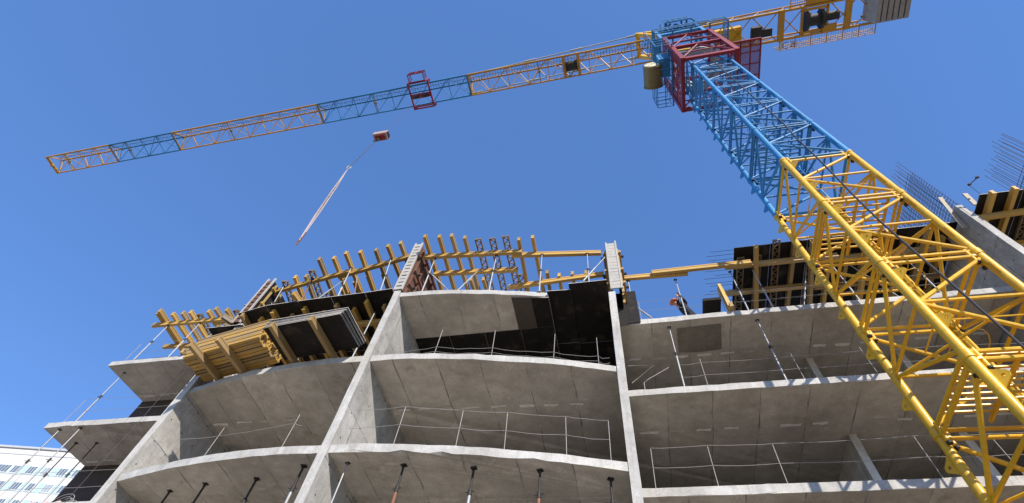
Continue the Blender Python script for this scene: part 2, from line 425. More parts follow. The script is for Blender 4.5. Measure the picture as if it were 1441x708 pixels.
colw = {'t': 'yellow timber', 'u': 'weathered yellow-brown timber', 'g': 'greyish timber', 'w': 'brown lattice', 'T': 'yellow timber'}
# centre bay joists (front end x,y)
fr = [(-6.38,8.46,'t'),(-5.85,8.54,'t'),(-5.38,8.56,'u'),(-4.92,8.71,'u'),(-4.44,8.83,'w'),(-3.91,8.87,'w'),(-3.42,8.85,'w'),(-2.97,9.06,'t'),(-2.46,9.04,'t')]
cnt = {}
for i, (x, y, k) in enumerate(fr):
    joist(k, x, y, 17.51, 2.9, R(random.uniform(-1.5, 1.5)), f'{ORD[i]} from the left of joists jutting over the central bay, {colw[k]}', 'joists over the central bay')
fr2 = [(-5.2,10.7,'u'),(-4.7,10.75,'t'),(-3.2,10.7,'w'),(-2.2,10.75,'u'),(-1.75,10.8,'t'),(-1.25,10.78,'u'),(-.75,10.8,'u')]
for i, (x, y, k) in enumerate(fr2):
    joist(k, x, y, 17.51 if x > -2.1 else 17.72, 2.45, R(random.uniform(-2, 2)), f'{ORD[i]} from the left of the rear joists deep over the central bay, {colw[k]}', 'rear joists over the central bay')
# bay 1 joists
fr = [(-12.61,9.66,'w'),(-12.13,9.54,'t'),(-11.66,9.55,'u'),(-11.29,9.31,'w'),(-10.80,8.86,'u'),(-10.20,8.89,'t'),(-9.64,8.74,'t'),(-9.06,8.77,'t'),(-8.42,8.77,'u'),(-7.90,8.66,'t'),(-7.38,8.6,'u')]
for i, (x, y, k) in enumerate(fr):
    joist(k, x, y, 17.51, 2.9, R(8 + random.uniform(-1.5, 1.5) - i), f'{ORD[i]} from the left of the joists above the dark plywood deck, {colw[k]}', 'joists above the dark deck')
for i, (x, y, k) in enumerate([(-11.2,10.55,'w'),(-10.55,10.45,'u'),(-9.9,10.2,'t'),(-9.25,10.0,'u'),(-8.6,9.95,'g'),(-7.95,10.05,'g'),(-7.45,10.0,'u')]):
    joist(k, x, y, 17.72, 2.45, R(2), f'{ORD[i]} from the left of the rear joists above the dark plywood deck, {colw[k]}', 'rear joists above the dark deck')
# bay 0 joists
fr = [(-19.1,10.52,'t'),(-18.95,10.42,'t'),(-18.45,10.66,'t'),(-17.95,10.66,'u'),(-17.57,10.66,'t'),(-17.18,10.80,'w'),(-16.73,10.72,'t'),(-16.32,10.62,'u'),(-15.86,10.74,'t'),(-15.43,10.79,'w'),(-15.0,10.8,'u'),(-14.45,10.7,'w'),(-13.95,10.75,'t')]
for i, (x, y, k) in enumerate(fr):
    joist(k, x, y, 17.51, 2.45, R(random.uniform(-2, 2)), f'{ORD[i]} from the left of the joists over the far left balcony, {colw[k]}', 'joists over the far left balcony')
# girders along the facade
long_beam((-6.6,9.23),(-2.9,9.5), 17.305, 'yellow timber girder on props right of the rusty wall form, front line', 'girders along the facade')
long_beam((-3.3,9.60),(-.08,9.93), 17.305, 'yellow timber girder meeting the pale wall form, front line of central bay', 'girders along the facade')
long_beam((-6.4,10.02),(-3.2,10.25), 17.305, 'yellow timber girder behind the front one in central bay, left half', 'girders along the facade')
long_beam((-3.7,11.0),(-.1,10.85), 17.305, 'yellow timber girder behind the front one in central bay, right half', 'girders along the facade')
long_beam((.35,11.13),(2.85,11.19), 17.305, 'yellow timber girder above the worker, nearer the pale wall form', 'girders along the facade')
long_beam((1.6,11.03),(5.0,11.02), 17.305, 'yellow timber girder above the worker, running under the black ply table', 'girders along the facade')
long_beam((-13.0,10.0),(-9.6,9.46), 17.305, 'yellow timber girder above the dark deck, left one of two', 'girders along the facade')
long_beam((-10.2,9.66),(-7.0,9.12), 17.305, 'yellow timber girder above the dark deck, right one of two', 'girders along the facade')
long_beam((-19.5,11.03),(-16.0,11.1), 17.305, 'yellow timber girder over the far left balcony, outer one', 'girders along the facade')
long_beam((-16.6,11.24),(-13.3,11.1), 17.305, 'yellow timber girder over the far left balcony, inner one', 'girders along the facade')
long_beam((-19.7,12.24),(-16.5,12.4), 17.305, 'yellow timber girder over the far left balcony, rear line', 'girders along the facade')

# dark deck over bay 1 (formwork of the missing slab)
def sheet(x0, x1, y0, y1, z, label, mat='ply', y0b=None, y1b=None, group=None, th=.021, name='plywood_sheet'):
    mb = MB(); y0b = y0 if y0b is None else y0b; y1b = y1 if y1b is None else y1b
    poly = [(x0, y0), (x1, y0b), (x1, y1b), (x0, y1)]
    mb.prism(poly, z, z + th, m=0, mside=1 if th < .1 else 0)
    cx, cy = (x0 + x1)/2, (y0 + y1)/2
    return solo(mb, name, [mat, 'plyedge'], (cx, cy, z), label, 'plywood', group)
GD = 'dark deck sheets left of the rusty wall form'
for i, (x0, x1, a, b_) in enumerate([(-12.95,-11.75,9.22,9.02),(-11.74,-10.5,9.01,8.97),(-10.49,-9.25,8.97,8.94),(-9.24,-8.0,8.94,8.92),(-7.99,-6.99,8.92,8.88)]):
    sheet(x0, x1, a, 11.4, 14.985, f'{ORD[i]} from the left of the front sheets of the dark plywood deck', y0b=b_, group=GD)
    sheet(x0, x1, 11.41, 13.9, 14.985, f'{ORD[i]} from the left of the rear sheets of the dark plywood deck', group=GD)
sheet(-14.3, -12.96, 9.62, 12.0, 14.85, 'dark plywood sheet poking out left of the main dark deck', group=GD)
for i, x in enumerate([-12.7,-12.1,-11.5,-10.9,-10.3,-9.7,-9.1,-8.55,-8.0,-7.45]):
    joist('t' if i % 3 else 'u', x, 9.2 + .25*(i % 2), 14.78, 2.9, R(random.uniform(-3, 3)), f'{ORD[i]} from the left of the joists right under the dark plywood deck', 'joists under the dark deck')
long_beam((-12.9,10.3),(-9.7,10.1), 14.575, 'yellow timber girder under the dark plywood deck, front left', 'girders under the dark deck')
long_beam((-10.1,10.0),(-7.05,9.95), 14.575, 'yellow timber girder under the dark plywood deck, front right', 'girders under the dark deck')
long_beam((-12.9,12.0),(-9.7,11.9), 14.575, 'yellow timber girder under the dark plywood deck, rear left', 'girders under the dark deck')
long_beam((-10.1,11.8),(-7.05,11.8), 14.575, 'yellow timber girder under the dark plywood deck, rear right', 'girders under the dark deck')

# bearers and stacks in front of the curved slab
for i, ((xa, ya), (xb, yb)) in enumerate([((-12.22,8.15),(-11.9,11.0)),((-11.25,8.05),(-10.95,10.9)),((-9.38,7.74),(-9.2,10.9)),((-8.12,7.66),(-7.9,10.8))]):
    lab = ['left bearer beam under the yellow timber stack','right bearer beam under the yellow timber stack','left bearer beam under the black plywood stack','right bearer beam under the black plywood stack'][i]
    d = Vector((xb-xa, yb-ya, 0))
    joist('u', xa, ya, 12.03, 2.9, math.atan2(d.y, d.x) - math.pi/2, lab, 'bearers of the stacks', 'bearer_beam')
ang = math.atan2(-.53, 2.9)
dx, dy = Vector((math.cos(ang), math.sin(ang), 0)), Vector((-math.sin(ang), math.cos(ang), 0))
org = Vector((-13.0, 8.74, 0))
layer_names = ['bottom layer', 'second layer', 'third layer', 'top layer']
for ly in range(4):
    for k in range(11):
        jx = random.uniform(-.13, .13)
        p = org + dx * jx + dy * (.05 + k * .098 + random.uniform(-.006, .006))
        # beams lie on their sides (flat), bottom of layer
        kind = random.choice('sssvv') if ly or k not in (3, 6, 7) else 'n'
        o = bpy.data.objects.new('timber_beam', beam_mesh(kind, 2.9)); COL.objects.link(o)
        z = 12.235 + ly * .205
        o.location = (p.x, p.y, z); o.rotation_euler = (0, 0, ang - math.pi/2)
        tag(o, f'yellow timber beam in the stack on two bearers, {layer_names[ly]}, {ORD[k]} from the outer side', 'formwork beam', 'beams of the timber stack')
po = Vector((-9.79, 7.93, 0)); pang = math.atan2(-.23, 2.49)
for k in range(7):
    mb = MB(); mb.prism([(0,0),(2.5,0),(2.5,1.25),(0,1.25)], 0, .021, m=0, mside=1)
    o = mb.build('plywood_sheet', ['ply', 'plyedge'])
    o.location = (po.x + .028*k + random.uniform(-.02,.02), po.y - .02*k + random.uniform(-.012,.012), 12.236 + k * .028); o.rotation_euler = (0, 0, pang + R(.25*k))
    tag(o, f'black plywood sheet in the fanned stack on two bearers, {ORD[k]} from the bottom', 'plywood', 'sheets of the plywood stack')
    if k < 6:
        pass
# black ply left under / beside the top slab of the centre bay
GB = 'black sheets under the top of the central bay'
sheet(-3.08,-2.46,9.56,10.9, 14.762, 'worn brown plywood sheet stuck under the top slab beside the black ones', 'plybrown', group=GB, y0b=9.64)
sheet(-2.45,-1.9,9.66,10.9, 14.760, 'narrow dark plywood sheet between the worn brown one and the slab end', 'ply', group=GB, y0b=9.72)
sheet(-1.935,-1.17,9.56,11.8, 14.90, 'black plywood sheet just past the end of the top slab', group=GB, y0b=9.6)
sheet(-1.22,-.025,9.40,11.9, 14.95, 'big black plywood sheet nearest the pale wall form, jutting out front', group=GB)
sheet(-1.22,-.03,11.91,14.4, 14.95, 'black plywood sheet behind the big one nearest the pale wall form', group=GB)
sheet(-1.935,-1.17,11.81,14.4, 14.90, 'black plywood sheet deep behind the end of the top slab', group=GB)
for i, x in enumerate([-6.74,-5.5,-4.26,-3.02]):
    sheet(x, x + 1.225 if i < 3 else -1.9, 10.91, 13.4, 14.764, f'{ORD[i]} from the left of black sheets deep under the top central slab', group=GB)
    sheet(x, x + 1.225 if i < 3 else -1.9, 13.41, 14.58, 14.764, f'{ORD[i]} from the left of black sheets by the rear wall under the top slab', group=GB)
# upright boards right of wall C
mb = MB(); mb.boxb(.46,.9,11.10,11.121,14.82,16.52)
solo(mb, 'plywood_board', 'ply', (.68,11.11,14.82), 'upright black board standing right of the pale wall form', 'plywood')
mb = MB(); mb.boxb(.21,.50,10.98,11.001,14.6,16.3)
solo(mb, 'plywood_board', 'ply', (.32,10.99,14.6), 'narrow upright black board squeezed against the wall end, left of a wider one', 'plywood')

# table formwork over the right bay
GT = 'sheets of the black ply table on the right'
xs = [4.53, 5.75, 6.97, 8.19, 9.41, 10.6, 11.58]
for i in range(6):
    sheet(xs[i], xs[i+1] - .01, 10.62 - .012*i, 13.1, 17.82, f'{ORD[i]} from the left of the front sheets of the black table behind the crane mast', group=GT)
    sheet(xs[i], xs[i+1] - .01, 13.11, 15.0, 17.82, f'{ORD[i]} from the left of the rear sheets of the black table behind the mast', group=GT)
ks = 'wwwuwtuwtuwt'
for i, k in enumerate(ks):
    joist(k, 4.75 + .58*i, [11.0, 10.98, 10.42, 10.5, 10.9][i % 5], 17.60 if k != 'w' else 17.70, 2.9, R(random.uniform(-1, 1)), f'{ORD[i]} from the left of joists under the black table behind the mast, {colw[k]}', 'joists under the black table')
for i, (a, b_, y) in enumerate([(4.15,7.8,11.18),(7.4,11.4,11.30),(3.95,7.6,12.35),(7.2,11.4,12.45)]):
    long_beam((a, y), (b_, y), 17.395, ['front left','front right','rear left','rear right'][i] + ' girder under the black table, yellow timber', 'girders under the black table', 'u')
sheet(2.95,3.5,10.9,11.9, 15.35, 'small black plywood offcut just right of the worker', th=.12)
# deck on the far right, beyond the tall wall
GF = 'sheets of the far right deck'
for i, (x0, x1) in enumerate([(11.98,13.2),(13.21,14.43),(14.44,15.66),(15.67,16.9)]):
    sheet(x0, x1, 9.62 - .12*i, 12.1 - .12*i, 17.82, f'{ORD[i]} from the left of front sheets of the deck right of the tall wall', group=GF)
    sheet(x0, x1, 12.11 - .12*i, 14.6, 17.82, f'{ORD[i]} from the left of rear sheets of the deck right of the tall wall', group=GF)
for i in range(8):
    k = 'ttwuutwt'[i]
    joist(k, 12.25 + .6*i, 9.5 - .06*i, 17.60 if k != 'w' else 17.70, 2.9, R(random.uniform(-1, 1)), f'{ORD[i]} from the left of joists under the deck right of the tall wall', 'joists under the far right deck')
long_beam((11.95,10.3),(15.6,10.1), 17.395, 'yellow timber girder under the far right deck, front one', 'girders under the far right deck')
long_beam((11.95,11.5),(15.6,11.4), 17.395, 'yellow timber girder under the far right deck, rear one', 'girders under the far right deck')

# ------------------------------------------------------------------ wall forms standing on the cross walls
def wall_form(x, y, z0, z1, w, depth, label, rung, side, face='formboard'):
    t_ = thing('wall_form', (x, y, z0), label, 'wall formwork')
    mb = MB()
    posts_ = []
    for s_ in (-1, 1): p_ = MB(); p_.boxb(x + s_*w/2 - .03, x + s_*w/2 + .03, y - .03, y + .03, z0, z1 + random.uniform(0, .12)); posts_.append(p_)
    n = int((z1 - z0) / rung)
    for k in range(n):
        z = z0 + .03 + k * rung
        mb.boxb(x - w/2 + .031, x + w/2 - .031, y - .012 + random.uniform(-.006, .006), y + .02, z, z + rung * (.72 if rung > .2 else .93))
    mb.build('stop_end', face, t_)
    for p_ in posts_: p_.build('edge_post', 'formsteel', t_)
    for s_ in (-1, 1):
        xx = x + s_ * (w/2 - .02)
        p = MB(); p.boxb(xx - .012, xx + .012, y + .031, y + depth, z0 + .05, z1 - .05); p.build('form_panel', 'formrust' if side == 'rust' else 'ply', t_)
        for k in range(int(depth / .45)):
            r_ = MB(); yy = y + .2 + k * .45; r_.boxb(xx + s_*.0125, xx + s_*.09, yy, yy + .06, z0 + .08, z1 - .12); r_.build('form_stud', 'formrust' if side == 'rust' else 'timber2', t_)
        for zz in (z0 + .45, z0 + 1.25, z1 - .5): q = MB(); q.boxb(xx + s_*.091, xx + s_*.17, y + .1, y + depth - .05, zz, zz + .1); q.build('waler', 'formrust' if side == 'rust' else 'timber', t_)
        for zz in (z0 + .5, z0 + 1.3, z1 - .45):
            for yy in (y + .35, y + 1.2): tr = MB(); tr.tube((xx + s_*.17, yy, zz), (xx + s_*.26, yy, zz), .05, 8); tr.build('tie_nut', 'darksteel', t_)
    return t_
wall_form(-13.3, 9.66, 15.06, 17.75, .30, 2.2, 'weathered wall form on the leftmost cross wall, ladder-like edge and dark panel', .24, 'ply', 'formrust')
wall_form(-6.86, 9.0, 15.06, 18.05, .26, 2.2, 'rusty brown wall form with a rung-like edge, between dark deck and central bay', .21, 'rust', 'formsteel')
wall_form(.27, 10.12, 15.42, 18.3, .34, 2.2, 'pale boarded wall form standing tallest, right end of the central bay', .19, 'ply', 'formsteel')

# ------------------------------------------------------------------ steel props
def prop_proto(name, top, low, label, sp=1.55, ro=.036, ri=.027, hp_=.07):
    t_ = thing(name, (0,0,0), label, 'steel prop')
    h = 2.8
    b_ = MB(); b_.boxb(-.07,.07,-.07,.07,0,.012); b_.build('base_plate', low, t_)
    o = MB(); o.tube((0,0,.012),(0,0,sp),ro,10); o.build('outer_tube', low, t_, True)
    c_ = MB(); c_.tube((0,0,sp-.08),(0,0,sp+.07),ro*1.3,10); c_.tube((-.11,0,sp+.01),(.11,0,sp+.01),.009,6); c_.build('collar', 'darksteel', t_, True)
    i_ = MB(); i_.tube((0,0,sp-.05),(0,0,h-.012),ri,10); i_.build('inner_tube', top, t_, True)
    hp = MB(); hp.boxb(-hp_,hp_,-hp_*.8,hp_*.8,h-.012,h); hp.boxb(-hp_*.7,hp_*.7,-.004,.004,h-.06,h-.013); hp.build('head_plate', 'darksteel', t_)
    return t_
PP = {}
def prop(kind, x, y, z0, z1, label, group, lean=(0,0)):
    cfg = {'s': ('steel','steel'), 'd': ('darksteel','steel'), 'r': ('darksteel','rust'), 'e': ('darksteel','steel')}[kind]
    rot = (lean[1], -lean[0], random.uniform(-.4, .4))
    sc = (1, 1, (z1 - z0) / 2.8)
    if kind not in PP:
        PP[kind] = o = prop_proto('steel_prop', *cfg, label, 2.2 if kind in 'dr' else 1.55, *((.036, .027, .07) if kind in 'dr' else (.025, .019, .055))); o.location = (x, y, z0); o.rotation_euler = rot; o.scale = sc; o['group'] = group
        return o
    return dup(PP[kind], (x, y, z0), rot, label, group, sc)
hd = [(-11.68,10.26,'d'),(-10.50,10.03,'d'),(-9.00,9.92,'d'),(-7.55,9.52,'d'),(-6.41,9.49,'s'),(-5.07,9.66,'r'),(-3.45,9.87,'d'),(-1.96,10.05,'r'),(-.44,10.45,'d')]
desc = {'s': 'pale galvanised steel prop', 'd': 'dark-topped steel prop', 'r': 'rusty red-brown steel prop'}
for i, (x, y, k) in enumerate(hd):
    prop(k, x, y, 6.004, 8.785, f'{desc[k]} under the lowest visible curved slabs, {ORD[i]} from the left', 'props under the lowest curved slabs')
for i, (x, y, k) in enumerate([(-18.71,10.98,'s'),(-17.87,10.98,'s'),(-18.56,11.68,'e'),(-17.75,11.74,'e')]):
    prop(k, x, y, 9.006, 11.785, ['outermost pale steel prop in front of the distant white building, left balcony','second pale steel prop in front of the distant white building','dark steel prop behind the pale ones on the left balcony, outer','dark steel prop behind the pale ones on the left balcony, inner'][i], 'props on the left balconies')
prop('s', -18.91, 11.3, 12.006, 14.785, 'lone pale steel prop at the outer corner between the upper left balconies', 'props on the left balconies')
prop('s', -15.25, 11.2, 12.006, 14.785, 'left of two close pale props beside the leftmost cross wall', 'props on the left balconies')
prop('s', -14.95, 11.2, 12.006, 14.785, 'right of two close pale props beside the leftmost cross wall', 'props on the left balconies')
prop('s', -18.7, 11.06, 15.006, 17.305, 'pale steel prop on the top left balcony, outer one', 'props carrying girders')
prop('s', -17.15, 11.1, 15.006, 17.305, 'pale steel prop on the top left balcony, middle one', 'props carrying girders')
prop('s', -15.2, 11.15, 15.006, 17.305, 'pale steel prop on the top left balcony, inner one', 'props carrying girders')
for i, (x, y) in enumerate([(-12.4,9.9),(-11.05,9.7),(-9.45,9.5),(-7.65,9.25)]):
    prop('r' if i == 1 else 's', x, y, 15.01, 17.305, f'{ORD[i]} from the left of the props on the dark deck, leaning slightly', 'props carrying girders', (R(3), R(5)))
for i, (x, y) in enumerate([(-6.15,9.3),(-3.85,9.48),(-2.2,9.66),(-.6,9.84)]):
    prop('s', x, y, 15.01, 17.305, f'{ORD[i]} from the left of the upright props on the central top slab', 'props carrying girders')
for i, (x, y, z0, lab) in enumerate([(.74,11.2,15.006,'short pale steel prop behind the upright black boards'),(2.4,11.36,15.006,'pale steel prop the worker is bending at'),(4.3,11.32,15.006,'left one of two bright props under the left end of the black table'),(5.05,11.32,15.006,'right one of two bright props under the left end of the black table'),(7.6,11.4,15.006,'pale steel prop under the black table, seen through the mast'),(9.9,11.45,15.006,'pale steel prop under the black table near the tall wall')]):
    prop('s', x, y, z0, 17.30 if i < 2 else 17.39, lab, 'props carrying girders')
prop('s', 1.77, 11.4, 12.006, 14.785, 'pale prop in the upper right bay, nearer the central bay', 'props in the upper right bay')
prop('s', 4.45, 11.42, 12.006, 14.785, 'pale prop in the upper right bay, nearer the crane mast', 'props in the upper right bay')
for i, x in enumerate([-12.3,-10.2,-7.7]):
    prop('s', x, 10.15 if i < 2 else 9.5, 12.006, 14.57, f'{ORD[i]} from the left of the props under the dark deck behind the stacks', 'props under the dark deck')
# diagonal push-pull braces
def brace(p0, p1, label, mat='steel', r=.028):
    t_ = thing('push_pull_brace', p0, label, 'brace', 'diagonal braces of the wall forms')
    p0, p1 = Vector(p0), Vector(p1); a = p0.lerp(p1, .3); b_ = p0.lerp(p1, .7)
    MB().tube(a, b_, r, 8).build('brace_tube', mat, t_, True)
    MB().tube(p0, a, r*.6, 8).build('spindle', 'steel', t_, True); MB().tube(b_, p1, r*.6, 8).build('spindle', 'steel', t_, True)
    f_ = MB(); f_.boxb(p0.x-.06,p0.x+.06,p0.y-.06,p0.y+.06,p0.z,p0.z+.02); f_.build('foot_plate', 'darksteel', t_)
brace((-4.98,9.5,15.01), (-6.62,9.55,17.2), 'diagonal brace from the rusty wall form down to the central slab')
brace((-1.5,10.2,15.02), (.12,10.2,17.7), 'long diagonal brace leaning onto the pale wall form')
brace((-.9,10.9,15.02), (.12,10.9,17.2), 'shorter diagonal brace behind the long one at the pale wall form')
brace((1.6,11.5,15.01), (.6,11.4,16.4), 'low diagonal brace right of the upright black boards')
brace((-12.2,10.3,15.02), (-13.1,10.2,16.9), 'diagonal brace right of the leftmost wall form')
brace((-10.9,9.6,15.02), (-9.9,9.7,17.25), 'thin brace tilting right above the middle of the dark deck')
brace((-8.6,9.4,15.02), (-9.35,9.6,17.25), 'thin brace tilting left above the right half of the dark deck', 'rust', .022)
brace((-16.9,11.3,15.02), (-15.9,11.2,17.25), 'thin brace on the top left balcony between two upright props')
brace((-5.4,9.7,15.02), (-4.4,9.8,17.25), 'thin brace tilting right near the left end of the central top slab', 'steel', .022)
brace((5.9,11.5,15.02), (6.8,11.5,17.3), 'thin brace under the black table, tilting right behind the mast', 'steel', .022)
brace((8.9,11.5,15.02), (8.2,11.5,17.3), 'thin brace under the black table, tilting left near the tall wall', 'rust', .022)
joist('g', -13.7, 9.35, 15.02, 2.45, R(-24), 'greyish loose beam lying skewed at the left end of the dark deck', 'loose beams on the decks', 'loose_beam', R(8))
joist('u', -16.2, 10.75, 15.02, 2.45, R(16), 'weathered loose beam lying skewed on the top left balcony', 'loose beams on the decks', 'loose_beam', R(3))
joist('t', -10.6, 8.7, 15.02, 2.45, R(-12), 'yellow loose beam poking over the front of the dark deck', 'loose beams on the decks', 'loose_beam')
joist('t', 3.72, 11.25, 15.02, 1.5, R(4), 'short yellow beam standing on end beside the small black offcut', 'loose beams on the decks', 'loose_beam', R(86))
joist('u', 3.75, 10.95, 15.02, 2.45, R(-8), 'weathered loose beam at the slab edge under the left end of the black table', 'loose beams on the decks', 'loose_beam', R(2))
sheet(-15.1,-13.9,10.7,12.9,17.72,'dark plywood sheet lying on the joists over the far left balcony', mat='plybrown')
sheet(-12.0,-10.9,11.1,13.2,17.72,'dark brown plywood sheet lying on the joists over the dark deck', mat='plybrown')
for i, (x, y, k) in enumerate([(5.1,10.3,'t'),(6.9,10.35,'u'),(8.6,10.2,'t'),(10.4,10.3,'u')]):
    joist(k, x, y, 17.19, 2.9, R(random.uniform(-5, 5)), f'{ORD[i]} from the left of loose beams hung below the black table girders, {colw[k]}', 'loose beams under the black table')
brace((-7.9,10.2,15.02), (-6.95,10.2,16.8), 'diagonal brace left of the rusty wall form', 'rust')

# ------------------------------------------------------------------ guard rails
def rail(posts, z, h, label, rails=(1.0,.5), sag=.03, r=.009, ext=(0,0), rr=.0055):
    t_ = thing('guard_rail', (posts[0][0], posts[0][1], z), label, 'guard rail', 'thin rod guard rails')
    tops = []
    for x, y in posts:
        lx, ly = random.uniform(-.03, .03), random.uniform(-.03, .03)
        MB().tube((x, y, z + .005), (x + lx, y + ly, z + h), r, 6).build('post', 'rod', t_, True)
        tops.append((Vector((x, y, z)), Vector((x + lx, y + ly, z + h))))
    for f in rails:
        pts = []
        seq = [a.lerp(b_, f) for a, b_ in tops]
        if ext[0]: seq = [seq[0] + Vector((-ext[0], -.0, -.03))] + seq
        if ext[1]: seq = seq + [seq[-1] + Vector((ext[1], .05, -.05))]
        for a, b_ in zip(seq, seq[1:]):
            for k in range(5):
                q = k / 5; p = a.lerp(b_, q); p.z -= sag * 4 * q * (1 - q) * random.uniform(.5, 1.3); pts.append(p)
        pts.append(seq[-1])
        MB().path([p + Vector((0, -.016, 0)) for p in pts], rr, 5).build('rail', 'rod', t_, True)
rail([(-5.25,9.20),(-3.82,9.42),(-2.72,9.60),(-1.34,9.87),(-.38,10.12)], 9, 1.1, 'thin pale guard rail with five posts on the middle curved slab, central bay', ext=(1.3,0))
rail([(-4.96,9.24),(-3.36,9.45),(-1.69,9.80),(-.49,10.08)], 12, 1.05, 'sagging wire guard rail with four posts below the black plywood', rails=(.28,.1), sag=.07, ext=(1.5,.3))
rail([(.54,11.22),(1.92,11.22),(3.38,11.22),(6.44,11.22),(7.95,11.24),(9.6,11.24)], 9, 1.1, 'straight guard rail along the lowest right slab, crossing behind the mast')
rail([(2.36,11.22),(4.82,11.22),(6.6,11.22),(9.0,11.22)], 12, 1.05, 'thin guard rail along the upper right bay behind the mast', rails=(.85,.4), ext=(.6,1.5))
rail([(.95,11.25),(3.6,11.25),(6.9,11.25),(10.2,11.25)], 15, 1.1, 'thin wire guard rail on the top right slab around the worker', rails=(.95,.5))
rail([(-10.6,9.55),(-8.2,9.25)], 9, 1.15, 'guard rail on the curved slab in the left bay', rails=(.75,), ext=(1.2,.2))
rail([(-18.9,10.98),(-14.2,11.0)], 12, 1.1, 'thin guard rail on the middle left balcony against the sky', ext=(0,.4))
rail([(-19.0,11.0),(-16.4,11.0)], 15, 1.1, 'thin guard rail on the top left balcony against the sky', ext=(0,.4))
rail([(-18.4,10.98),(-14.2,11.0)], 9, 1.1, 'thin guard rail on the lowest left balcony before the distant building', ext=(.6,.4))
# bent rods in the upper right bay
mb = MB(); mb.path([(.3,11.25,13.05),(1.05,11.25,13.0),(.35,11.3,12.4)], .010, 5)
solo(mb, 'bent_rod', 'rod', (.3,11.25,12.0), 'bent thin rod sticking out beside the right face of the pale wall edge', 'rod')
mb = MB(); mb.path([(.68,11.22,12.0),(.68,11.22,12.3),(.8,11.22,12.42),(1.45,11.24,12.85)], .011, 5)
solo(mb, 'bent_rod', 'rod', (.68,11.22,12.0), 'crooked rod rising from the slab edge in the upper right bay', 'rod')

mb = MB(); mb.bar((-12.75,11.6,9.01),(-12.2,11.9,11.1),.34,.03,(0,1,0)); solo(mb,'leaning_board','rust',(-12.75,11.6,9.0),'reddish-brown board leaning inside the left curved bay','board')
mb = MB(); mb.bar((-12.3,11.55,9.01),(-11.75,11.85,11.1),.22,.03,(0,1,0)); solo(mb,'leaning_board','panelgrey',(-12.3,11.55,9.0),'blue-grey board leaning beside the reddish one in the left bay','board')
# coil of wire, crumpled sheet on the low left balcony
mb = MB()
for k in range(7):
    r_ = .34 + random.uniform(-.05, .05); cx, cy, cz = -17.0 + random.uniform(-.08,.08), 11.5 + random.uniform(-.05,.05), 9.45 + random.uniform(-.05, .05)
    pts = [(cx + r_*1.4*math.cos(q), cy + .10*k + .2*math.sin(q*.5), cz + r_*math.sin(q)) for q in [2*math.pi*j/20 for j in range(21)]]
    mb.path(pts, .010, 5)
solo(mb, 'wire_coil', 'rod', (-17.0,11.5,9.0), 'loose coil of thin wire on the lowest left balcony', 'wire coil')
bm_v = []; nx_, ny_ = 22, 8
for j in range(ny_):
    for i in range(nx_):
        u_, v_ = i/(nx_-1), j/(ny_-1)
        edge = min(u_, 1-u_)*6; h_ = min(1, edge) * (.16*math.sin(v_*math.pi) + .05*math.sin(u_*23 + v_*5) * math.sin(v_*math.pi)) + .01
        bm_v.append((-17.6 + 1.75*u_ + .05*math.sin(9*v_), 10.92 + .5*v_, 9.01 + h_))
fs = [(j*nx_+i, j*nx_+i+1, (j+1)*nx_+i+1, (j+1)*nx_+i) for j in range(ny_-1) for i in range(nx_-1)]
mb = MB(); mb.add(bm_v, fs)
o = solo(mb, 'crumpled_sheeting', 'pinktarp', (-16.8,11.15,9.0), 'crumpled pale pink sheeting lying on the lowest left balcony edge', 'sheeting', None, True)
md = o.modifiers.new('t', 'SOLIDIFY'); md.thickness = .012

# ------------------------------------------------------------------ rebar
def rebar_wall(x, y0, y1, z0, zg, z1, label, step=.2, r=.009, lean=0):
    mb = MB(); n = int((y1 - y0) / step)
    for s_ in (0, .14):
        for k in range(n + 1):
            y = y0 + k * step + random.uniform(-.02, .02); tz = z1 + random.uniform(-.3, .12)
            mb.tube((x + s_, y, z0), (x + s_ + random.uniform(-.04,.04), y + random.uniform(-.04,.04), tz), r, 5)
        z = z0 + .1
        while z < zg: mb.tube((x + s_ + .012, y0 - .05, z), (x + s_ + .012, y1 + .05, z + random.uniform(-.02,.02)), r*.8, 5); z += step * .85
    return solo(mb, 'rebar_mesh', 'rebar', (x, (y0+y1)/2, z0), label, 'rebar')
rebar_wall(11.66, 10.25, 12.3, 18.2, 21.1, 22.0, 'dark rebar mesh rising above the top of the tall grey wall', .18)
rebar_wall(11.7, 12.5, 14.6, 17.9, 20.6, 21.5, 'dark rebar mesh farther back, seen low through the yellow mast', .18)
rebar_wall(14.8, 9.35, 11.2, 17.85, 20.25, 21.7, 'dark spiky rebar mesh at the right edge of the picture', .17)
mb = MB()
for k in range(14):
    y = 10.75 + k * .17; a = random.uniform(-.04, .04)
    mb.tube((4.0 - random.uniform(.0,.35) - (.25 if k % 3 else 0), y + a, 17.88 + (.03 if k % 2 else 0)), (11.4, y, 17.88), .008, 5)
for k in range(20): mb.tube((4.7 + .35*k, 10.7, 17.90), (4.7 + .35*k, 13.2, 17.90), .008, 5)
solo(mb, 'rebar_mat', 'rebar', (7,12,17.85), 'rebar mat on the black table with bar ends sticking out left into the sky', 'rebar')
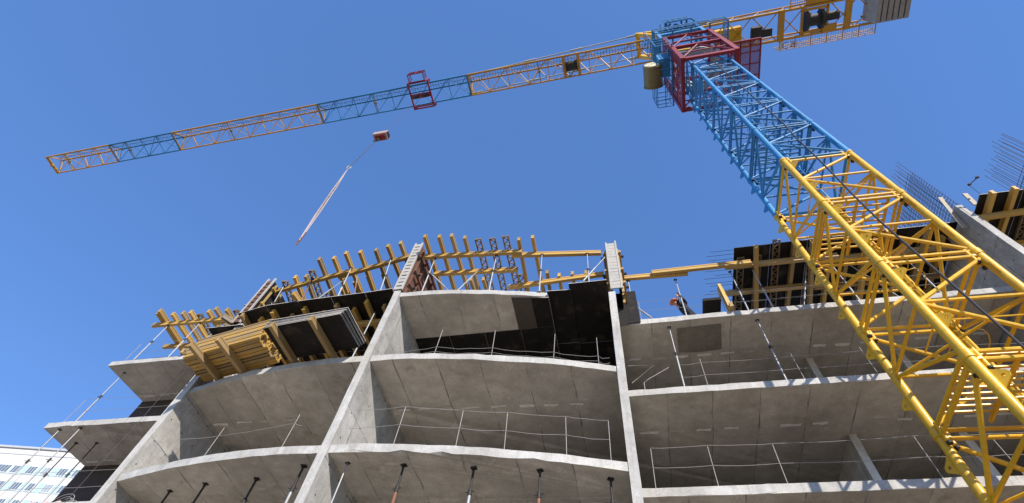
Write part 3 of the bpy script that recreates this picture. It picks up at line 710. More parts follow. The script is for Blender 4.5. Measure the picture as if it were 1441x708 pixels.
# planks and tie by the tall wall
def plank(p0, p1, label, w=.14, th=.04, mat='timber3'):
    mb = MB(); mb.bar(p0, p1, w, th, (0,1,0)); solo(mb, 'timber_plank', mat, p0, label, 'plank', 'planks at the tall wall')
plank((11.46,10.5,17.3), (11.62,10.25,19.0), 'leaning plank standing above the left face of the tall grey wall')
plank((11.42,11.2,17.2), (11.45,11.1,18.75), 'shorter plank left of the leaning one at the tall wall')
plank((11.98,10.0,17.84), (12.05,9.95,18.55), 'stub of plank just right of the tall wall top')
mb = MB(); mb.tube((12.02,9.6,18.45),(12.36,9.38,18.6),.015,8)
for q in (.1, .85): p = Vector((12.02,9.6,18.45)).lerp(Vector((12.36,9.38,18.6)), q); mb.tube(p - Vector((.03,0,.0)), p + Vector((.04,-.02,.02)), .042, 8)
mb.tube((12.02,9.62,17.84),(12.05,9.6,18.45),.008,6)
solo(mb, 'tie_rod', 'darksteel', (12.02,9.62,17.84), 'dark form tie with two nuts held up above the tall wall', 'form tie')

# ------------------------------------------------------------------ distant apartment building
AP = thing('apartment_building', (-103.5, 55.2, 0), 'distant white apartment block with rows of small windows at the lower left', 'building')
ao = Vector((-103.5, 55.2, 0)); ad = Vector((.9857,.1687,0)); an = Vector((-.1687,.9857,0))
def AQ(s_, d_, z): p = ao + ad*s_ + an*d_; return (p.x, p.y, z)
def abox(mb, s0, s1, d0, d1, z0, z1, m=0):
    vs = [AQ(s0,d0,z0),AQ(s1,d0,z0),AQ(s1,d1,z0),AQ(s0,d1,z0),AQ(s0,d0,z1),AQ(s1,d0,z1),AQ(s1,d1,z1),AQ(s0,d1,z1)]
    mb.add(vs, [(0,3,2,1),(4,5,6,7),(0,1,5,4),(1,2,6,5),(2,3,7,6),(3,0,4,7)], m)
mb = MB(); abox(mb, -45, 24, 0, 14, 0, 50.0); mb.build('wall', 'white', AP)
mb = MB(); abox(mb, -45.2, 24.2, -.25, 14.2, 50.0, 50.35); abox(mb, -45, 24, -.06, -.001, 48.9, 49.05); mb.build('roof_parapet', 'trim', AP)
for fl in range(6):
    zt = 46.95 - fl * 2.8
    mb = MB(); abox(mb, -45, 24, -.03, -.002, zt - 1.5, zt + .12); mb.build('spandrel_band', 'panelblue', AP)
    for c_ in range(-6, 7):
        s0 = 8.85 + c_ * 2.68; w_ = 1.5 if c_ > -2 else 2.3
        wn = MB(); abox(wn, s0, s0 + w_, -.10, -.031, zt - 1.38, zt + .04); 
        wo = wn.build('window', 'white_frame', AP)
        pn = MB()
        for (a, b_) in (((.08,.44),(.52,.95),(1.03,1.42)) if w_ < 2 else ((.08,.55),(.63,1.1),(1.18,1.65),(1.73,2.2))): abox(pn, s0 + a, s0 + b_, -.115, -.101, zt - 1.28, zt - .06)
        pn.build('pane', 'glasspale' if (c_*5 + fl*3) % 4 == 1 else 'glass', wo)

# ------------------------------------------------------------------ the tower crane
CR = thing('tower_crane', (7.1, 8.8, 0), 'yellow and blue lattice tower crane with red slewing frame and long jib', 'tower crane')
ms, mc = math.sin(R(1.136)), math.cos(R(1.136)); MW, MD = 2.0, 2.12; PAN = 3.0865; ZT = 18.34
def MP(i, j, z): return Vector((6.125 + mc*i*MW - ms*j*MD, 7.744 + ms*i*MW + mc*j*MD, z))
CORN = [(0,0),(1,0),(1,1),(0,1)]         # LF RF RB LB
def mast_section(zb, zt, mat, lad=True, plat=False):
    mid = (zb + zt) / 2; H_ = zt - zb
    so = None
    ch = []
    for c_ in CORN:
        m_ = MB(); m_.tube(MP(*c_, zb), MP(*c_, zt), .095, 14)
        m_.tube(MP(*c_, zb), MP(*c_, zb + .09), .112, 14); m_.tube(MP(*c_, zt - .09), MP(*c_, zt), .112, 14)
        ch.append(m_)
    b_ = MB()
    # faces: apex corner -> opposite corner of that face, rotating round the mast
    for a, c_ in ((0,1),(3,0),(2,3),(1,2)):
        A, C_ = CORN[a], CORN[c_]
        b_.tube(MP(*A, mid), MP(*C_, zt - .16), .047, 8); b_.tube(MP(*A, mid), MP(*C_, zb + .16), .047, 8)
        b_.tube(MP(*A, mid + .03), MP(*C_, mid + .03), .038, 8)
        b_.tube(MP(*A, zt - .10), MP(*C_, zt - .10), .043, 8); b_.tube(MP(*A, zb + .10), MP(*C_, zb + .10), .043, 8)
    b_.tube(MP(0,0,zt-.14), MP(1,1,zt-.14), .03, 6); b_.tube(MP(1,0,mid), MP(0,1,mid), .03, 6)
    bo = b_.build('mast_section', mat, CR, True)
    for m_ in ch: m_.build('chord', mat, bo, True)
    # pin sleeves and lugs beside every chord at the joint
    for c_ in CORN:
        ox = .17 if c_[0] == 0 else -.17; oy = .17 if c_[1] == 0 else -.17
        for (dx_, dy_) in ((ox, 0), (0, oy)):
            j_ = MB(); p = MP(*c_, zt - .04) + Vector((dx_, dy_, 0)); j_.tube(p - Vector((0,0,.26)), p + Vector((0,0,.20)), .042, 10)
            j_.tube(p - Vector((0,0,.30)), p - Vector((0,0,.255)), .055, 10, m=1)
            q = MP(*c_, zt - .1)
            j_.bar(q, q + Vector((dx_, dy_, 0)), .10, .05)
            j_.build('pin_sleeve', [mat, 'darksteel'], bo, True)
    for c_ in CORN:
        ex = Vector((-.5, 1, 0)).normalized() if c_ == (0,1) else Vector((1 if c_[0] == 0 else -1, -1 if c_[1] == 0 else 1, 0)).normalized()
        for zz in (zt - .62, zb + .9):
            base = MP(*c_, zz); up = Vector((0,0,1)); n_ = ex.cross(up).normalized()
            # lug: rounded plate with a hole
            ri, ro, K = .035, .105, 10; cen = base + ex * .20
            vs = []
            for th in (-.012, .012):
                for k in range(K):
                    q = 2*math.pi*k/K; d_ = ex*math.cos(q) + up*math.sin(q)
                    vs.append(cen + d_*ri + n_*th)
                for k in range(K):
                    q = 2*math.pi*k/K; cq, sq = math.cos(q), math.sin(q)
                    p = cen + (ex*cq + up*sq)*ro
                    if cq < -.2: p = base + ex*.07 + up*(sq*.24)
                    vs.append(p + n_*th)
            fs = []
            for k in range(K):
                k2 = (k+1) % K
                fs += [(k,k2,K+k2,K+k),(2*K+k,3*K+k,3*K+k2,2*K+k2),(K+k,K+k2,3*K+k2,3*K+k),(k,2*K+k,2*K+k2,k2)]
            MB().add(vs, fs).build('lug_plate', mat, bo)
    if lad:
        la = MB()
        for ii in (.56, .76): la.tube(MP(ii,.70,zb + .02), MP(ii,.70,zt - .02), .022, 6)
        z = zb + .15
        while z < zt: la.tube(MP(.56,.70,z), MP(.76,.70,z), .014, 5); z += .3
        for zz in (zb + .8, zb + 1.6, zb + 2.4):
            pts = [MP(.66 + .19*math.cos(q), .70 - .30*math.sin(q), zz) for q in [math.pi*k/8 for k in range(9)]]
            la.path(pts, .012, 5)
        la.build('ladder', mat, bo, True)
    if plat:
        pl = MB(); zz = zb + .22
        for k in range(10): pl.bar(MP(.08, .10 + .042*k*1.9, zz), MP(.92, .10 + .042*k*1.9, zz), .05, .03)
        for ii in (.1,.5,.9): pl.bar(MP(ii,.06,zz-.05), MP(ii,.94,zz-.05), .05, .07)
        pl.tube(MP(.1,.1,zz), MP(.1,.1,zz+1.0), .018, 6); pl.tube(MP(.9,.1,zz), MP(.9,.1,zz+1.0), .018, 6); pl.tube(MP(.1,.1,zz+1), MP(.9,.1,zz+1), .018, 6); pl.tube(MP(.1,.1,zz+1), MP(.1,.5,zz+1), .018, 6)
        pl.build('rest_platform', mat, bo)
    return bo
for l_ in range(-1, 10):
    zt_ = ZT + (4 - l_) * PAN; zb_ = zt_ - PAN
    if l_ == -1: zt_ = 32.75
    if l_ == 9: zb_ = .35
    mast_section(zb_, zt_, 'blue' if l_ < 4 else 'yellow', True, l_ in (4, 6, 8, 2))
mb = MB(); mb.boxb(5.2, 9.1, 6.9, 10.8, 0, .35); mb.build('footing_block', 'cw', CR)
# cable down the front face
mb = MB(); mb.path([(7.02,7.50,z) if z > 20 else (6.98 - .2*math.exp(-((z-13)/5)**2) , 7.52 + .02*math.sin(z), z) for z in [39 - 1.5*k for k in range(26)]], .025, 8)
mb.build('power_cable', 'cable', CR, True)

# red slewing frame
def frame_bar(mb, a, b_, w=.20): mb.bar(a, b_, w, w)
RX0, RX1, RY0, RY1 = 5.58, 8.5, 7.36, 10.25
RC = [(RX0,RY0),(RX1,RY0),(RX1,RY1),(RX0,RY1)]
mb = MB()
for x, y in RC: mb.bar((x,y,32.62), (x,y,39.5), .24, .24, (0,1,0))
for z, w_ in ((32.75,.34),(36.05,.22),(39.4,.26)):
    for k in range(4):
        a, b_ = RC[k], RC[(k+1) % 4]; d = Vector((b_[0]-a[0], b_[1]-a[1], 0)).normalized()*.121
        mb.bar(Vector((*a,z)) + d, Vector((*b_,z)) - d, .18, w_)
for k in range(4):
    a, b_ = RC[k], RC[(k+1) % 4]
    for z0, z1 in ((32.92,35.95),(36.15,39.28)):
        m_ = ((a[0]+b_[0])/2, (a[1]+b_[1])/2)
        mb.tube((*a,z0), (*m_,z1), .055, 8); mb.tube((*b_,z0), (*m_,z1), .055, 8); mb.tube((*a, (z0+z1)/2), (*b_, (z0+z1)/2), .04, 6)
for y0_, y1_ in ((RY0+.125, RY0+.62), (RY1-.62, RY1-.125)):
    for z0_, z1_ in ((32.93,34.2),(34.45,35.93),(36.17,37.6),(37.9,39.26)): mb.boxb(RX0-.06, RX0-.03, y0_, y1_, z0_, z1_)
mb.bar((RX0-.045,RY0+.6,33.0),(RX0-.045,RY1-.6,35.8),.03,.4,(0,1,0)); mb.bar((RX0-.02,RY1-.6,33.0),(RX0-.02,RY0+.6,35.8),.03,.3,(0,1,0))
sf = mb.build('slewing_frame', 'red', CR)
mb = MB(); 
cx, cy = 7.05, 8.8
K = 28
for (r0, r1, z0, z1) in ((1.02, 1.34, 35.6, 35.86), (.9, 1.2, 35.86, 36.3)):
    for k in range(K):
        q0, q1 = 2*math.pi*k/K, 2*math.pi*(k+1)/K
        P_ = lambda r_, q, z: (cx + r_*math.cos(q), cy + r_*math.sin(q), z)
        mb.add([P_(r0,q0,z0),P_(r1,q0,z0),P_(r1,q1,z0),P_(r0,q1,z0),P_(r0,q0,z1),P_(r1,q0,z1),P_(r1,q1,z1),P_(r0,q1,z1)], [(0,3,2,1),(4,5,6,7),(1,2,6,5),(0,4,7,3)])
mb.build('slewing_ring', 'steel', sf, True)
mb = MB()
for c_ in CORN: mb.tube(MP(*c_, 32.75), Vector((cx,cy,35.6)) + (MP(*c_,35.6) - Vector((cx,cy,35.6)))*.75, .08, 10)
for k in range(4): mb.tube(MP(*CORN[k], 32.9), MP(*CORN[(k+1)%4], 34.6), .04, 6); mb.tube(MP(*CORN[k], 34.4), MP(*CORN[(k+1)%4], 34.4), .04, 6)
mb.build('mast_cap', 'blue', CR, True)
# blue climbing cage on the left
def lattice_panel(mb, o_, u_, v_, nu, nv, r=.02, diag=False):
    o_, u_, v_ = Vector(o_), Vector(u_), Vector(v_)
    for i in range(nu+1): mb.tube(o_ + u_*(i/nu), o_ + u_*(i/nu) + v_, r, 6)
    for j in range(nv+1): mb.tube(o_ + v_*(j/nv), o_ + v_*(j/nv) + u_, r, 6)
    if diag:
        for i in range(nu): mb.tube(o_ + u_*(i/nu), o_ + u_*((i+1)/nu) + v_, r, 6)
mb = MB()
lattice_panel(mb, (4.55,7.05,35.9), (1.0,0,0), (0,3.85,0), 2, 8, .026)
for y in (7.05, 8.3, 9.6, 10.9): 
    mb.tube((4.55,y,35.9),(4.55,y,38.2),.026,6); mb.tube((5.5,y,35.9),(5.5,y,38.2),.026,6)
for z in (36.6, 37.4, 38.2): mb.tube((4.55,7.05,z),(4.55,10.9,z),.024,6); mb.tube((4.55,10.9,z),(5.5,10.9,z),.024,6); mb.tube((4.55,7.05,z),(5.5,7.05,z),.024,6)
lattice_panel(mb, (4.55,7.05,38.2), (0,0,3.4), (0,1.2,0), 4, 2, .024)
lattice_panel(mb, (5.5,7.05,35.9), (0,0,2.3), (0,3.85,0), 2, 5, .022)
mb.build('side_cage', 'blue', CR, True)
mb = MB(); mb.boxb(4.75, 5.44, 7.9, 9.0, 36.1, 37.5); mb.build('control_cabinet', 'blue', CR)
# drum beside the cage (its round face looks to the front)
DX = 4.38
mb = MB(); mb.tube((DX,8.26,36.35),(DX,9.56,36.35),.59,28); dr = mb.build('cable_drum', 'drum', CR, True)
mb = MB(); mb.tube((DX,8.17,36.35),(DX,8.219,36.35),.52,28); mb.build('drum_face', 'drumface', dr, True)
for y in (8.22, 9.52): MB().tube((DX,y,36.35),(DX,y+.08,36.35),.62,28).build('drum_rim', 'drum', dr, True)
# blue top platform with rail
PZ = 39.65
mb = MB()
for k in range(9): mb.bar((5.0,6.98+.42*k,PZ), (9.75,6.98+.42*k,PZ), .06, .05)
for x in (5.0,6.2,7.4,8.6,9.75): mb.bar((x,6.9,PZ-.08),(x,10.6,PZ-.08),.09,.11)
pf = mb.build('head_platform', 'blue', CR)
mb = MB()
for (xa, ya, xb, yb) in ((5.0,6.9,9.75,6.9),(5.0,6.9,5.0,10.6),(9.75,6.9,9.75,10.6)):
    n = 5
    for k in range(n+1):
        q = k/n; x, y = xa+(xb-xa)*q, ya+(yb-ya)*q; mb.tube((x,y,PZ-.05),(x,y,PZ+1.1),.03,6)
    for z in (PZ+.4,PZ+.75,PZ+1.1): mb.tube((xa,ya,z),(xb,yb,z),.028,6)
mb.build('platform_rail', 'blue', pf, True)
# red mesh walkway to the right
mb = MB()
gx0, gx1, gy0, gy1, gz = 8.72, 10.75, 7.66, 10.5, 36.0
lattice_panel(mb, (gx0+.3,gy0,gz), (gx1-gx0-.3,0,0), (0,gy1-gy0,0), 3, 4, .038)
mb.bar((gx0,gy0,gz),(gx1,gy0,gz),.10,.14); mb.bar((gx1,gy0,gz),(gx1,gy1,gz),.08,.10); mb.bar((gx0,gy1,gz),(gx1,gy1,gz),.08,.10)
wk = mb.build('side_walkway', 'red', CR)
mb = MB()
for k in range(60):
    x = gx0 + .3 + k*(gx1-gx0-.3)/60; mb.tube((x,gy0,gz+.06),(x,gy1,gz+.06),.008,4)
for k in range(80):
    y = gy0 + k*(gy1-gy0)/80; mb.tube((gx0+.3,y,gz+.067),(gx1,y,gz+.067),.008,4)
mb.build('mesh_floor', 'red', wk)

# jib frame
JZ = 42.6
J0 = Vector((7.1, 8.60, JZ)); jd = Vector((-56.4, .72, 0)).normalized(); jn = Vector((-jd.y*-1*-1, 0, 0))
jn = Vector((jd.y, -jd.x, 0))     # towards +y
if jn.y < 0: jn = -jn
def JB(s_, u_, w_): return J0 + jd*s_ + jn*u_ + Vector((0,0,w_))
JW, JH = .80, 1.15
brk = [(1.8,16.0,'orange'),(16.0,28.95,'blue'),(28.95,43.0,'orange'),(43.0,49.6,'blue'),(49.6,56.4,'orange')]
for (s0, s1, mat) in brk:
    c_ = MB()
    for u_, w_ in ((-JW,0),(JW,0),(0,JH)): c_.bar(JB(s0,u_,w_), JB(s1 - .006,u_,w_), .10 if w_ == 0 else .11, .11)
    jo = c_.build('jib_section', mat, CR)
    b_ = MB(); n = max(2, round((s1 - s0) / 1.66)); st = (s1 - s0) / n
    for k in range(n):
        a, m_, z_ = s0 + k*st, s0 + (k+.5)*st, s0 + (k+1)*st
        for u_ in (-JW, JW):
            b_.tube(JB(a,u_,.03), JB(m_,0,JH-.03), .030, 6); b_.tube(JB(m_,0,JH-.03), JB(z_,u_,.03), .030, 6)
        b_.tube(JB(a,-JW,0), JB(a,JW,0), .030, 6)
        b_.tube(JB(a,-JW,0) if k % 2 else JB(a,JW,0), JB(z_,JW,0) if k % 2 else JB(z_,-JW,0), .024, 6)
    for e in (s0 + .06, s1 - .06):
        b_.tube(JB(e,-JW,0), JB(e,JW,0), .045, 6); b_.tube(JB(e,-JW,0), JB(e,0,JH), .04, 6); b_.tube(JB(e,JW,0), JB(e,0,JH), .04, 6)
    b_.build('jib_bracing', mat, jo, True)
    # rope pulleys hung in the jib
    p_ = MB(); e = (s0 + s1)/2 + 1.5; p_.tube(JB(e,-.06,.05), JB(e,.06,.05), .14, 10); p_.bar(JB(e,-JW,.0), JB(e,JW,.0), .06, .05); p_.build('rope_pulley', 'drum', jo, True)
# tip frame
mb = MB(); mb.bar(JB(56.45,-JW-.05,0), JB(56.45,JW+.05,0), .14, .16); mb.tube(JB(56.4,-.1,-.05), JB(56.4,.1,-.05), .16, 12); mb.tube(JB(56.35,JW*.4,-.02), JB(56.35,JW*.55,-.02), .12, 10); mb.build('jib_tip_frame', 'orange', CR)
# walkway inside the jib (grating strip on the near side)
mb = MB()
for s0, s1 in ((1.9,16.0),(16.0,28.9),(28.95,43.0),(43.0,49.6),(49.6,55.5)):
    s_ = s0
    while s_ < s1: mb.tube(JB(s_,-JW+.08,.06), JB(s_,-.22,.06), .010, 4); s_ += .22
    for u_ in (-JW+.08,-.5,-.22): mb.tube(JB(s0,u_,.06), JB(s1,u_,.06), .014, 5)
mb.build('jib_walkway', 'darksteel', CR)
# trolley winch in its heavy frame
mb = MB()
for e in (7.35, 8.45):
    mb.bar(JB(e,-JW-.06,0), JB(e,JW+.06,0), .22, .20); mb.bar(JB(e,-JW,0), JB(e,0,JH), .12, .12); mb.bar(JB(e,JW,0), JB(e,0,JH), .12, .12)
tw = mb.build('winch_frame', 'orange', CR)
mb = MB(); mb.tube(JB(7.5,.05,.16), JB(8.3,.05,.16), .36, 18); mb.boxb(0,0.001,0,.001,0,.001) if False else None
mb.tube(JB(7.46,.05,.16), JB(7.52,.05,.16), .44, 18); mb.tube(JB(8.28,.05,.16), JB(8.34,.05,.16), .44, 18); mb.build('rope_drum', 'darksteel', tw, True)
# jib pendant: bar from the head bracket to the jib
mb = MB()
for sd_ in (-1, 1):
    a, b_ = JB(2.6,.82*sd_,2.4), JB(16.2,.72*sd_,.14); mb = MB(); d = (b_-a).normalized()
    mb.bar(a, b_, .07, .10)
    for q in (.03,.35,.62,.96): p = a.lerp(b_, q); mb.bar(p - d*.45, p + d*.45, .13, .16)
    mb.build('jib_pendant', 'steel', CR)
mb = MB()
mb.bar(JB(1.2,-.8,.1), JB(2.6,-.82,2.4), .26, .26); mb.bar(JB(1.2,.8,.1), JB(2.6,.82,2.4), .26, .26); mb.bar(JB(2.62,-.95,2.4), JB(2.62,.95,2.4), .3, .3); mb.bar(JB(-1.6,-.8,1.35), JB(2.6,-.82,2.42), .24, .28); mb.bar(JB(-1.6,.8,1.3), JB(2.6,.82,2.4), .24, .28)
mb.build('head_bracket', 'yellow', CR)
# blue head: posts from platform up to the jib and a railed panel whose bars read like letters
mb = MB()
for s_, u_ in ((-1.5,-.9),(1.4,-.9),(-1.5,.9),(1.4,.9)): mb.bar(JB(s_,u_,PZ-JZ), JB(s_,u_,1.4), .2, .2, (0,1,0))
for u_ in (-.9,.9):
    mb.bar(JB(-1.4,u_,1.3), JB(1.3,u_,1.3), .2, .2); mb.bar(JB(-1.4,u_,-.3), JB(1.3,u_,-.3), .22, .26); mb.tube(JB(-1.4,u_,-.2), JB(1.3,u_,1.2), .06, 8)
for s_ in (-1.5,1.4): mb.bar(JB(s_,-.79,-.3), JB(s_,.79,-.3), .2, .24); mb.bar(JB(s_,-.79,1.3), JB(s_,.79,1.3), .2, .2)
hd_ = mb.build('tower_head', 'blue', CR)
# sign on the near side
SX0, SX1, SY0, SY1, SZ = 6.33, 8.85, 7.70, 7.10, 43.6
def SG(a, b_): return Vector((SX0 + (SX1-SX0)*a, SY0 + (SY1-SY0)*b_, SZ + .0*b_))
mb = MB()
mb.bar(SG(0,0), SG(0,1), .09, .09); mb.bar(SG(0,1), SG(.72,1), .09, .09); mb.bar(SG(.72,1), SG(1.0,0), .09, .09); mb.bar(SG(0,0), SG(1,0), .08, .08)
for k in range(5): mb.tube(SG(.02+.172*k,1), SG(.02+.172*k,1) + Vector((0,0,1.05)), .025, 6)
for z in (.5,1.05): mb.tube(SG(0,1) + Vector((0,0,z)), SG(.72,1) + Vector((0,0,z)), .035, 6)
mb.tube(SG(0,0)+Vector((-.35,0,0)), SG(0,1)+Vector((-.35,0,0)), .03, 6)
sg = mb.build('sign_frame', 'blue', CR)
mb = MB()
def stroke(a, b_, w=.13): mb.bar(SG(*a) - Vector((0,0,.06)), SG(*b_) - Vector((0,0,.06)), w, .03)
stroke((.04,.08),(.04,.9)); stroke((.05,.42),(.16,.85)); stroke((.05,.42),(.19,.06))
ring = [(.29 + .06*math.cos(q), .38 + .28*math.sin(q)) for q in [2*math.pi*k/12 for k in range(13)]]
for a, b_ in zip(ring, ring[1:]): stroke(a, b_)
stroke((.36,.08),(.36,.66)); stroke((.46,.06),(.46,.92)); stroke((.58,.06),(.61,.92)); stroke((.74,.06),(.84,.55)); 
mb.build('sign_lettering', 'deepblue', sg)

# trolley
TS = 7.1 + 12.85
mb = MB()
for e in (-.82, .82):
    mb.bar(JB(TS+e,-1.05,-.32), JB(TS+e,.95,-.32), .11, .14); mb.bar(JB(TS+e,-1.0,-.3), JB(TS+e,-1.0,.28), .12, .10, (0,1,0)); mb.bar(JB(TS+e,1.0,-.3), JB(TS+e,1.0,.28), .12, .10, (0,1,0))
    for u_ in (-.98,.98): mb.tube(JB(TS+e,u_-.08,.10), JB(TS+e,u_+.08,.10), .12, 12)
for u_ in (-1.02, .84, 1.0): mb.bar(JB(TS-.9,u_,-.32), JB(TS+.9,u_,-.32), .09, .12)
mb.bar(JB(TS-.8,.0,-.40), JB(TS+.8,.0,-.40), .34, .24)
tr = mb.build('trolley', 'red', CR)
for k in (-.4,.4): MB().tube(JB(TS+k,-.12,-.5), JB(TS+k,.12,-.5), .24, 16).build('trolley_sheave', 'darksteel', tr, True)
mb = MB()
lattice_panel(mb, JB(TS-.62,-1.7,-.35), jd*1.25, jn*.6, 1, 1, .04); lattice_panel(mb, JB(TS-.62,-1.7,-.35), jd*1.25, (0,0,.75), 2, 2, .03)
lattice_panel(mb, JB(TS-.62,-1.7,-.35), jn*.6, (0,0,.75), 1, 2, .03); lattice_panel(mb, JB(TS+.63,-1.7,-.35), jn*.6, (0,0,.75), 1, 2, .03)
mb.build('service_basket', 'red', tr)
# hoist rope
HK = Vector((-12.95, 8.72, 32.4))
for k in (-.28,.28):
    for q in (-.12,.12): MB().tube(JB(TS+k,q,-.5), HK + Vector((k,q,.12)), .0045, 5).build('hoist_rope', 'rope', CR)

# counter jib
def CB(s_, u_, w_): return J0 - jd*s_ + jn*u_ + Vector((0,0,w_))
CE = 13.6
cj = MB()
for u_ in (-.92,.98): cj.bar(CB(1.6,u_,0), CB(CE,u_,0), .14, .24); cj.bar(CB(1.6,u_,1.25), CB(CE-1.0,u_,1.25), .10, .12)
cjo = cj.build('counter_jib', 'orange', CR)
b_ = MB(); n = 7; st = (CE - 1.6)/n
for k in range(n):
    a, z_ = 1.6 + k*st, 1.6 + (k+1)*st
    b_.tube(CB(a,-.92,0), CB(z_,.98,0), .038, 6); b_.tube(CB(a,.98,0), CB(z_,-.92,0), .038, 6)
    for u_ in (-.92,.98): b_.tube(CB(a,u_,.05), CB((a+z_)/2,u_,1.25), .03, 6); b_.tube(CB((a+z_)/2,u_,1.25), CB(z_,u_,.05), .03, 6)
b_.build('counter_bracing', 'orange', cjo, True)
b_ = MB()
for e in (7.0, 11.35): b_.bar(CB(e,-1.02,-.02), CB(e,1.08,-.02), .36, .30)
b_.build('cross_girder', 'orange', cjo)
# thin floor grating along both sides
def deck_rail(u0, u1, s0, s1, outer):
    g_ = MB(); s_ = s0
    while s_ < s1: g_.tube(CB(s_,u0,.1), CB(s_,u1,.1), .012, 4); s_ += .15
    for u_ in (u0, (u0+u1)/2, u1): g_.tube(CB(s0,u_,.1), CB(s1,u_,.1), .028, 6)
    n = int((s1-s0)/1.05)
    for k in range(n+1):
        s_ = s0 + k*(s1-s0)/n; g_.tube(CB(s_,outer,.1), CB(s_,outer,1.15), .03, 6); g_.bar(CB(s_,u0,.08), CB(s_,u1,.08), .06, .05)
    for z in (.6,1.15): g_.tube(CB(s0,outer,z), CB(s1,outer,z), .026, 6)
    g_.build('service_walkway', 'orange', cjo)
deck_rail(1.06, 1.75, 7.0, 13.3, 1.75)
deck_rail(-1.65, -1.0, 7.6, 13.0, -1.65)
mb = MB(); mb.bar(CB(7.02,1.42,.0), CB(7.2,1.42,.0), .66, .03); sb = mb.build('walkway_board', 'whitesign', cjo)
mb = MB(); K = 10
ring = [(7.42 + .22*math.cos(q), 1.42 + .22*math.sin(q)) for q in [R(50 + 26*k) for k in range(11)]]
for a, b2 in zip(ring, ring[1:]): mb.bar(CB(a[0],a[1],-.03), CB(b2[0],b2[1],-.03), .035, .02)
for k in range(4): mb.bar(CB(7.78+.12*k,1.22,-.03), CB(7.80+.12*k,1.60,-.03), .022, .02)
mb.bar(CB(7.72,1.58,-.033), CB(8.2,1.60,-.033), .025, .02); mb.bar(CB(7.72,1.40,-.033), CB(8.2,1.42,-.033), .025, .02); 
mb.build('board_lettering', 'darksteel', cjo)
# hoist winch
mb = MB()
mb.tube(CB(8.6,.05,.0), CB(9.9,.05,.0), .40, 24); mb.tube(CB(8.55,.05,.0), CB(8.72,.05,.0), .66, 26); mb.tube(CB(9.55,.05,.0), CB(9.72,.05,.0), .66, 26)
mb.build('hoist_winch', 'darksteel', cjo, True)
mb = MB(); mb.tube(CB(9.95,.0,.05), CB(10.75,.0,.05), .30, 20); mb.build('hoist_motor', 'darksteel', cjo, True)
mb = MB(); v0 = CB(10.2,.1,.05)
mb.bar(CB(9.7,.75,-.02), CB(10.6,.75,-.02), .5, .5); mb.build('winch_gearbox', 'orange', cjo); mb = MB(); mb.bar(CB(8.6,-1.25,.0), CB(10.8,-1.25,.0), .4, .34); mb.build('resistor_box', 'orange', cjo)
mb = MB()
for e in (8.35, 10.0): mb.bar(CB(e,-.85,-.06), CB(e,.9,-.06), .14, .16)
for u_ in (-.72,.78): mb.bar(CB(8.4,u_,-.08), CB(10.0,u_,-.08), .16, .12)
mb.build('winch_cradle', 'orange', cjo)
mb = MB(); mb.bar(CB(2.6,.1,.45), CB(4.4,.1,.45), 1.0, .7); mb.build('power_cabinet', 'yellow', cjo)
mb = MB(); mb.tube(CB(5.4,-.2,.1), CB(5.4,.5,.1), .38, 18); mb.bar(CB(5.0,.3,.0), CB(6.4,.3,.0), .5, .3); mb.build('auxiliary_winch', 'darksteel', cjo, True)
# counterweight blocks
for k in range(6):
    s0 = 12.45 + k*.35
    mb = MB(); w = .265
    a, b2 = CB(s0,-.82,-1.55), CB(s0+w,.72,-.02)
    vs = [CB(s0,-.82,-1.55),CB(s0+w,-.82,-1.55),CB(s0+w,.72,-1.55),CB(s0,.72,-1.55),CB(s0,-.82,.30),CB(s0+w,-.82,.30),CB(s0+w,.72,.30),CB(s0,.72,.30)]
    mb.add(vs, [(0,3,2,1),(4,5,6,7),(0,1,5,4),(1,2,6,5),(2,3,7,6),(3,0,4,7)])
    mb.build('counterweight_block', 'cw', CR)
for u_ in (-.6,.5): MB().bar(CB(12.4,u_,.36), CB(14.6,u_,.36), .12, .12).build('counterweight_hanger', 'darksteel', CR)

# ------------------------------------------------------------------ hook block and sling
HB = thing('hook_block', tuple(HK), 'red crane hook block hanging below the trolley in the open sky', 'hook block')
mb = MB()
for y in (-.22,.22):
    prof = [(-.50,-.12),(-.38,-.32),(.38,-.32),(.50,-.12),(.45,.12),(-.45,.12)]
    vs = [HK + Vector((a, y-.02, b_)) for a, b_ in prof] + [HK + Vector((a, y+.02, b_)) for a, b_ in prof]
    n = 6; mb.add(vs, [tuple(range(n))[::-1], tuple(range(n,2*n))] + [(i,(i+1)%n,n+(i+1)%n,n+i) for i in range(n)])
mb.boxb(HK.x-.45,HK.x+.45,HK.y-.199,HK.y+.199,HK.z-.33,HK.z-.27)
mb.build('cheek_plate', 'hookpaint', HB)
for x in (-.28,.28): MB().tube(HK + Vector((x,-.15,-.05)), HK + Vector((x,.15,-.05)), .24, 18).build('sheave', 'darksteel', HB, True)
mb = MB(); mb.boxb(HK.x-.3,HK.x+.3,HK.y-.15,HK.y+.15,HK.z-.44,HK.z-.341); mb.build('crosshead', 'red', HB)
hx, hy, hz = HK.x - .12, HK.y + .02, HK.z - .45
mb = MB(); mb.tube((HK.x-.1,hy,hz), (hx,hy,hz-.16), .06, 10)
pts = [(hx + .15*math.cos(q), hy, hz - .33 + .17*math.sin(q)) for q in [R(95 - 26*k) for k in range(11)]]
mb.path(pts, .045, 8); mb.build('hook', 'darksteel', HB, True)
SLt = Vector((hx + .02, hy, hz - .46)); ring_ = Vector((-13.66, 9.0, 28.1)); end_ = Vector((-14.73, 10.45, 22.6))
SL = thing('lifting_sling', tuple(SLt), 'long pale lifting sling swinging below the crane hook', 'sling')
mb = MB(); mb.tube(SLt, ring_, .022, 8); mb.build('sling_rope', 'rope', SL, True)
mb = MB(); 
pts = [ring_ + Vector((.10*math.cos(q), .03*math.cos(q), -.02 + .16*math.sin(q))) for q in [2*math.pi*k/12 for k in range(13)]]
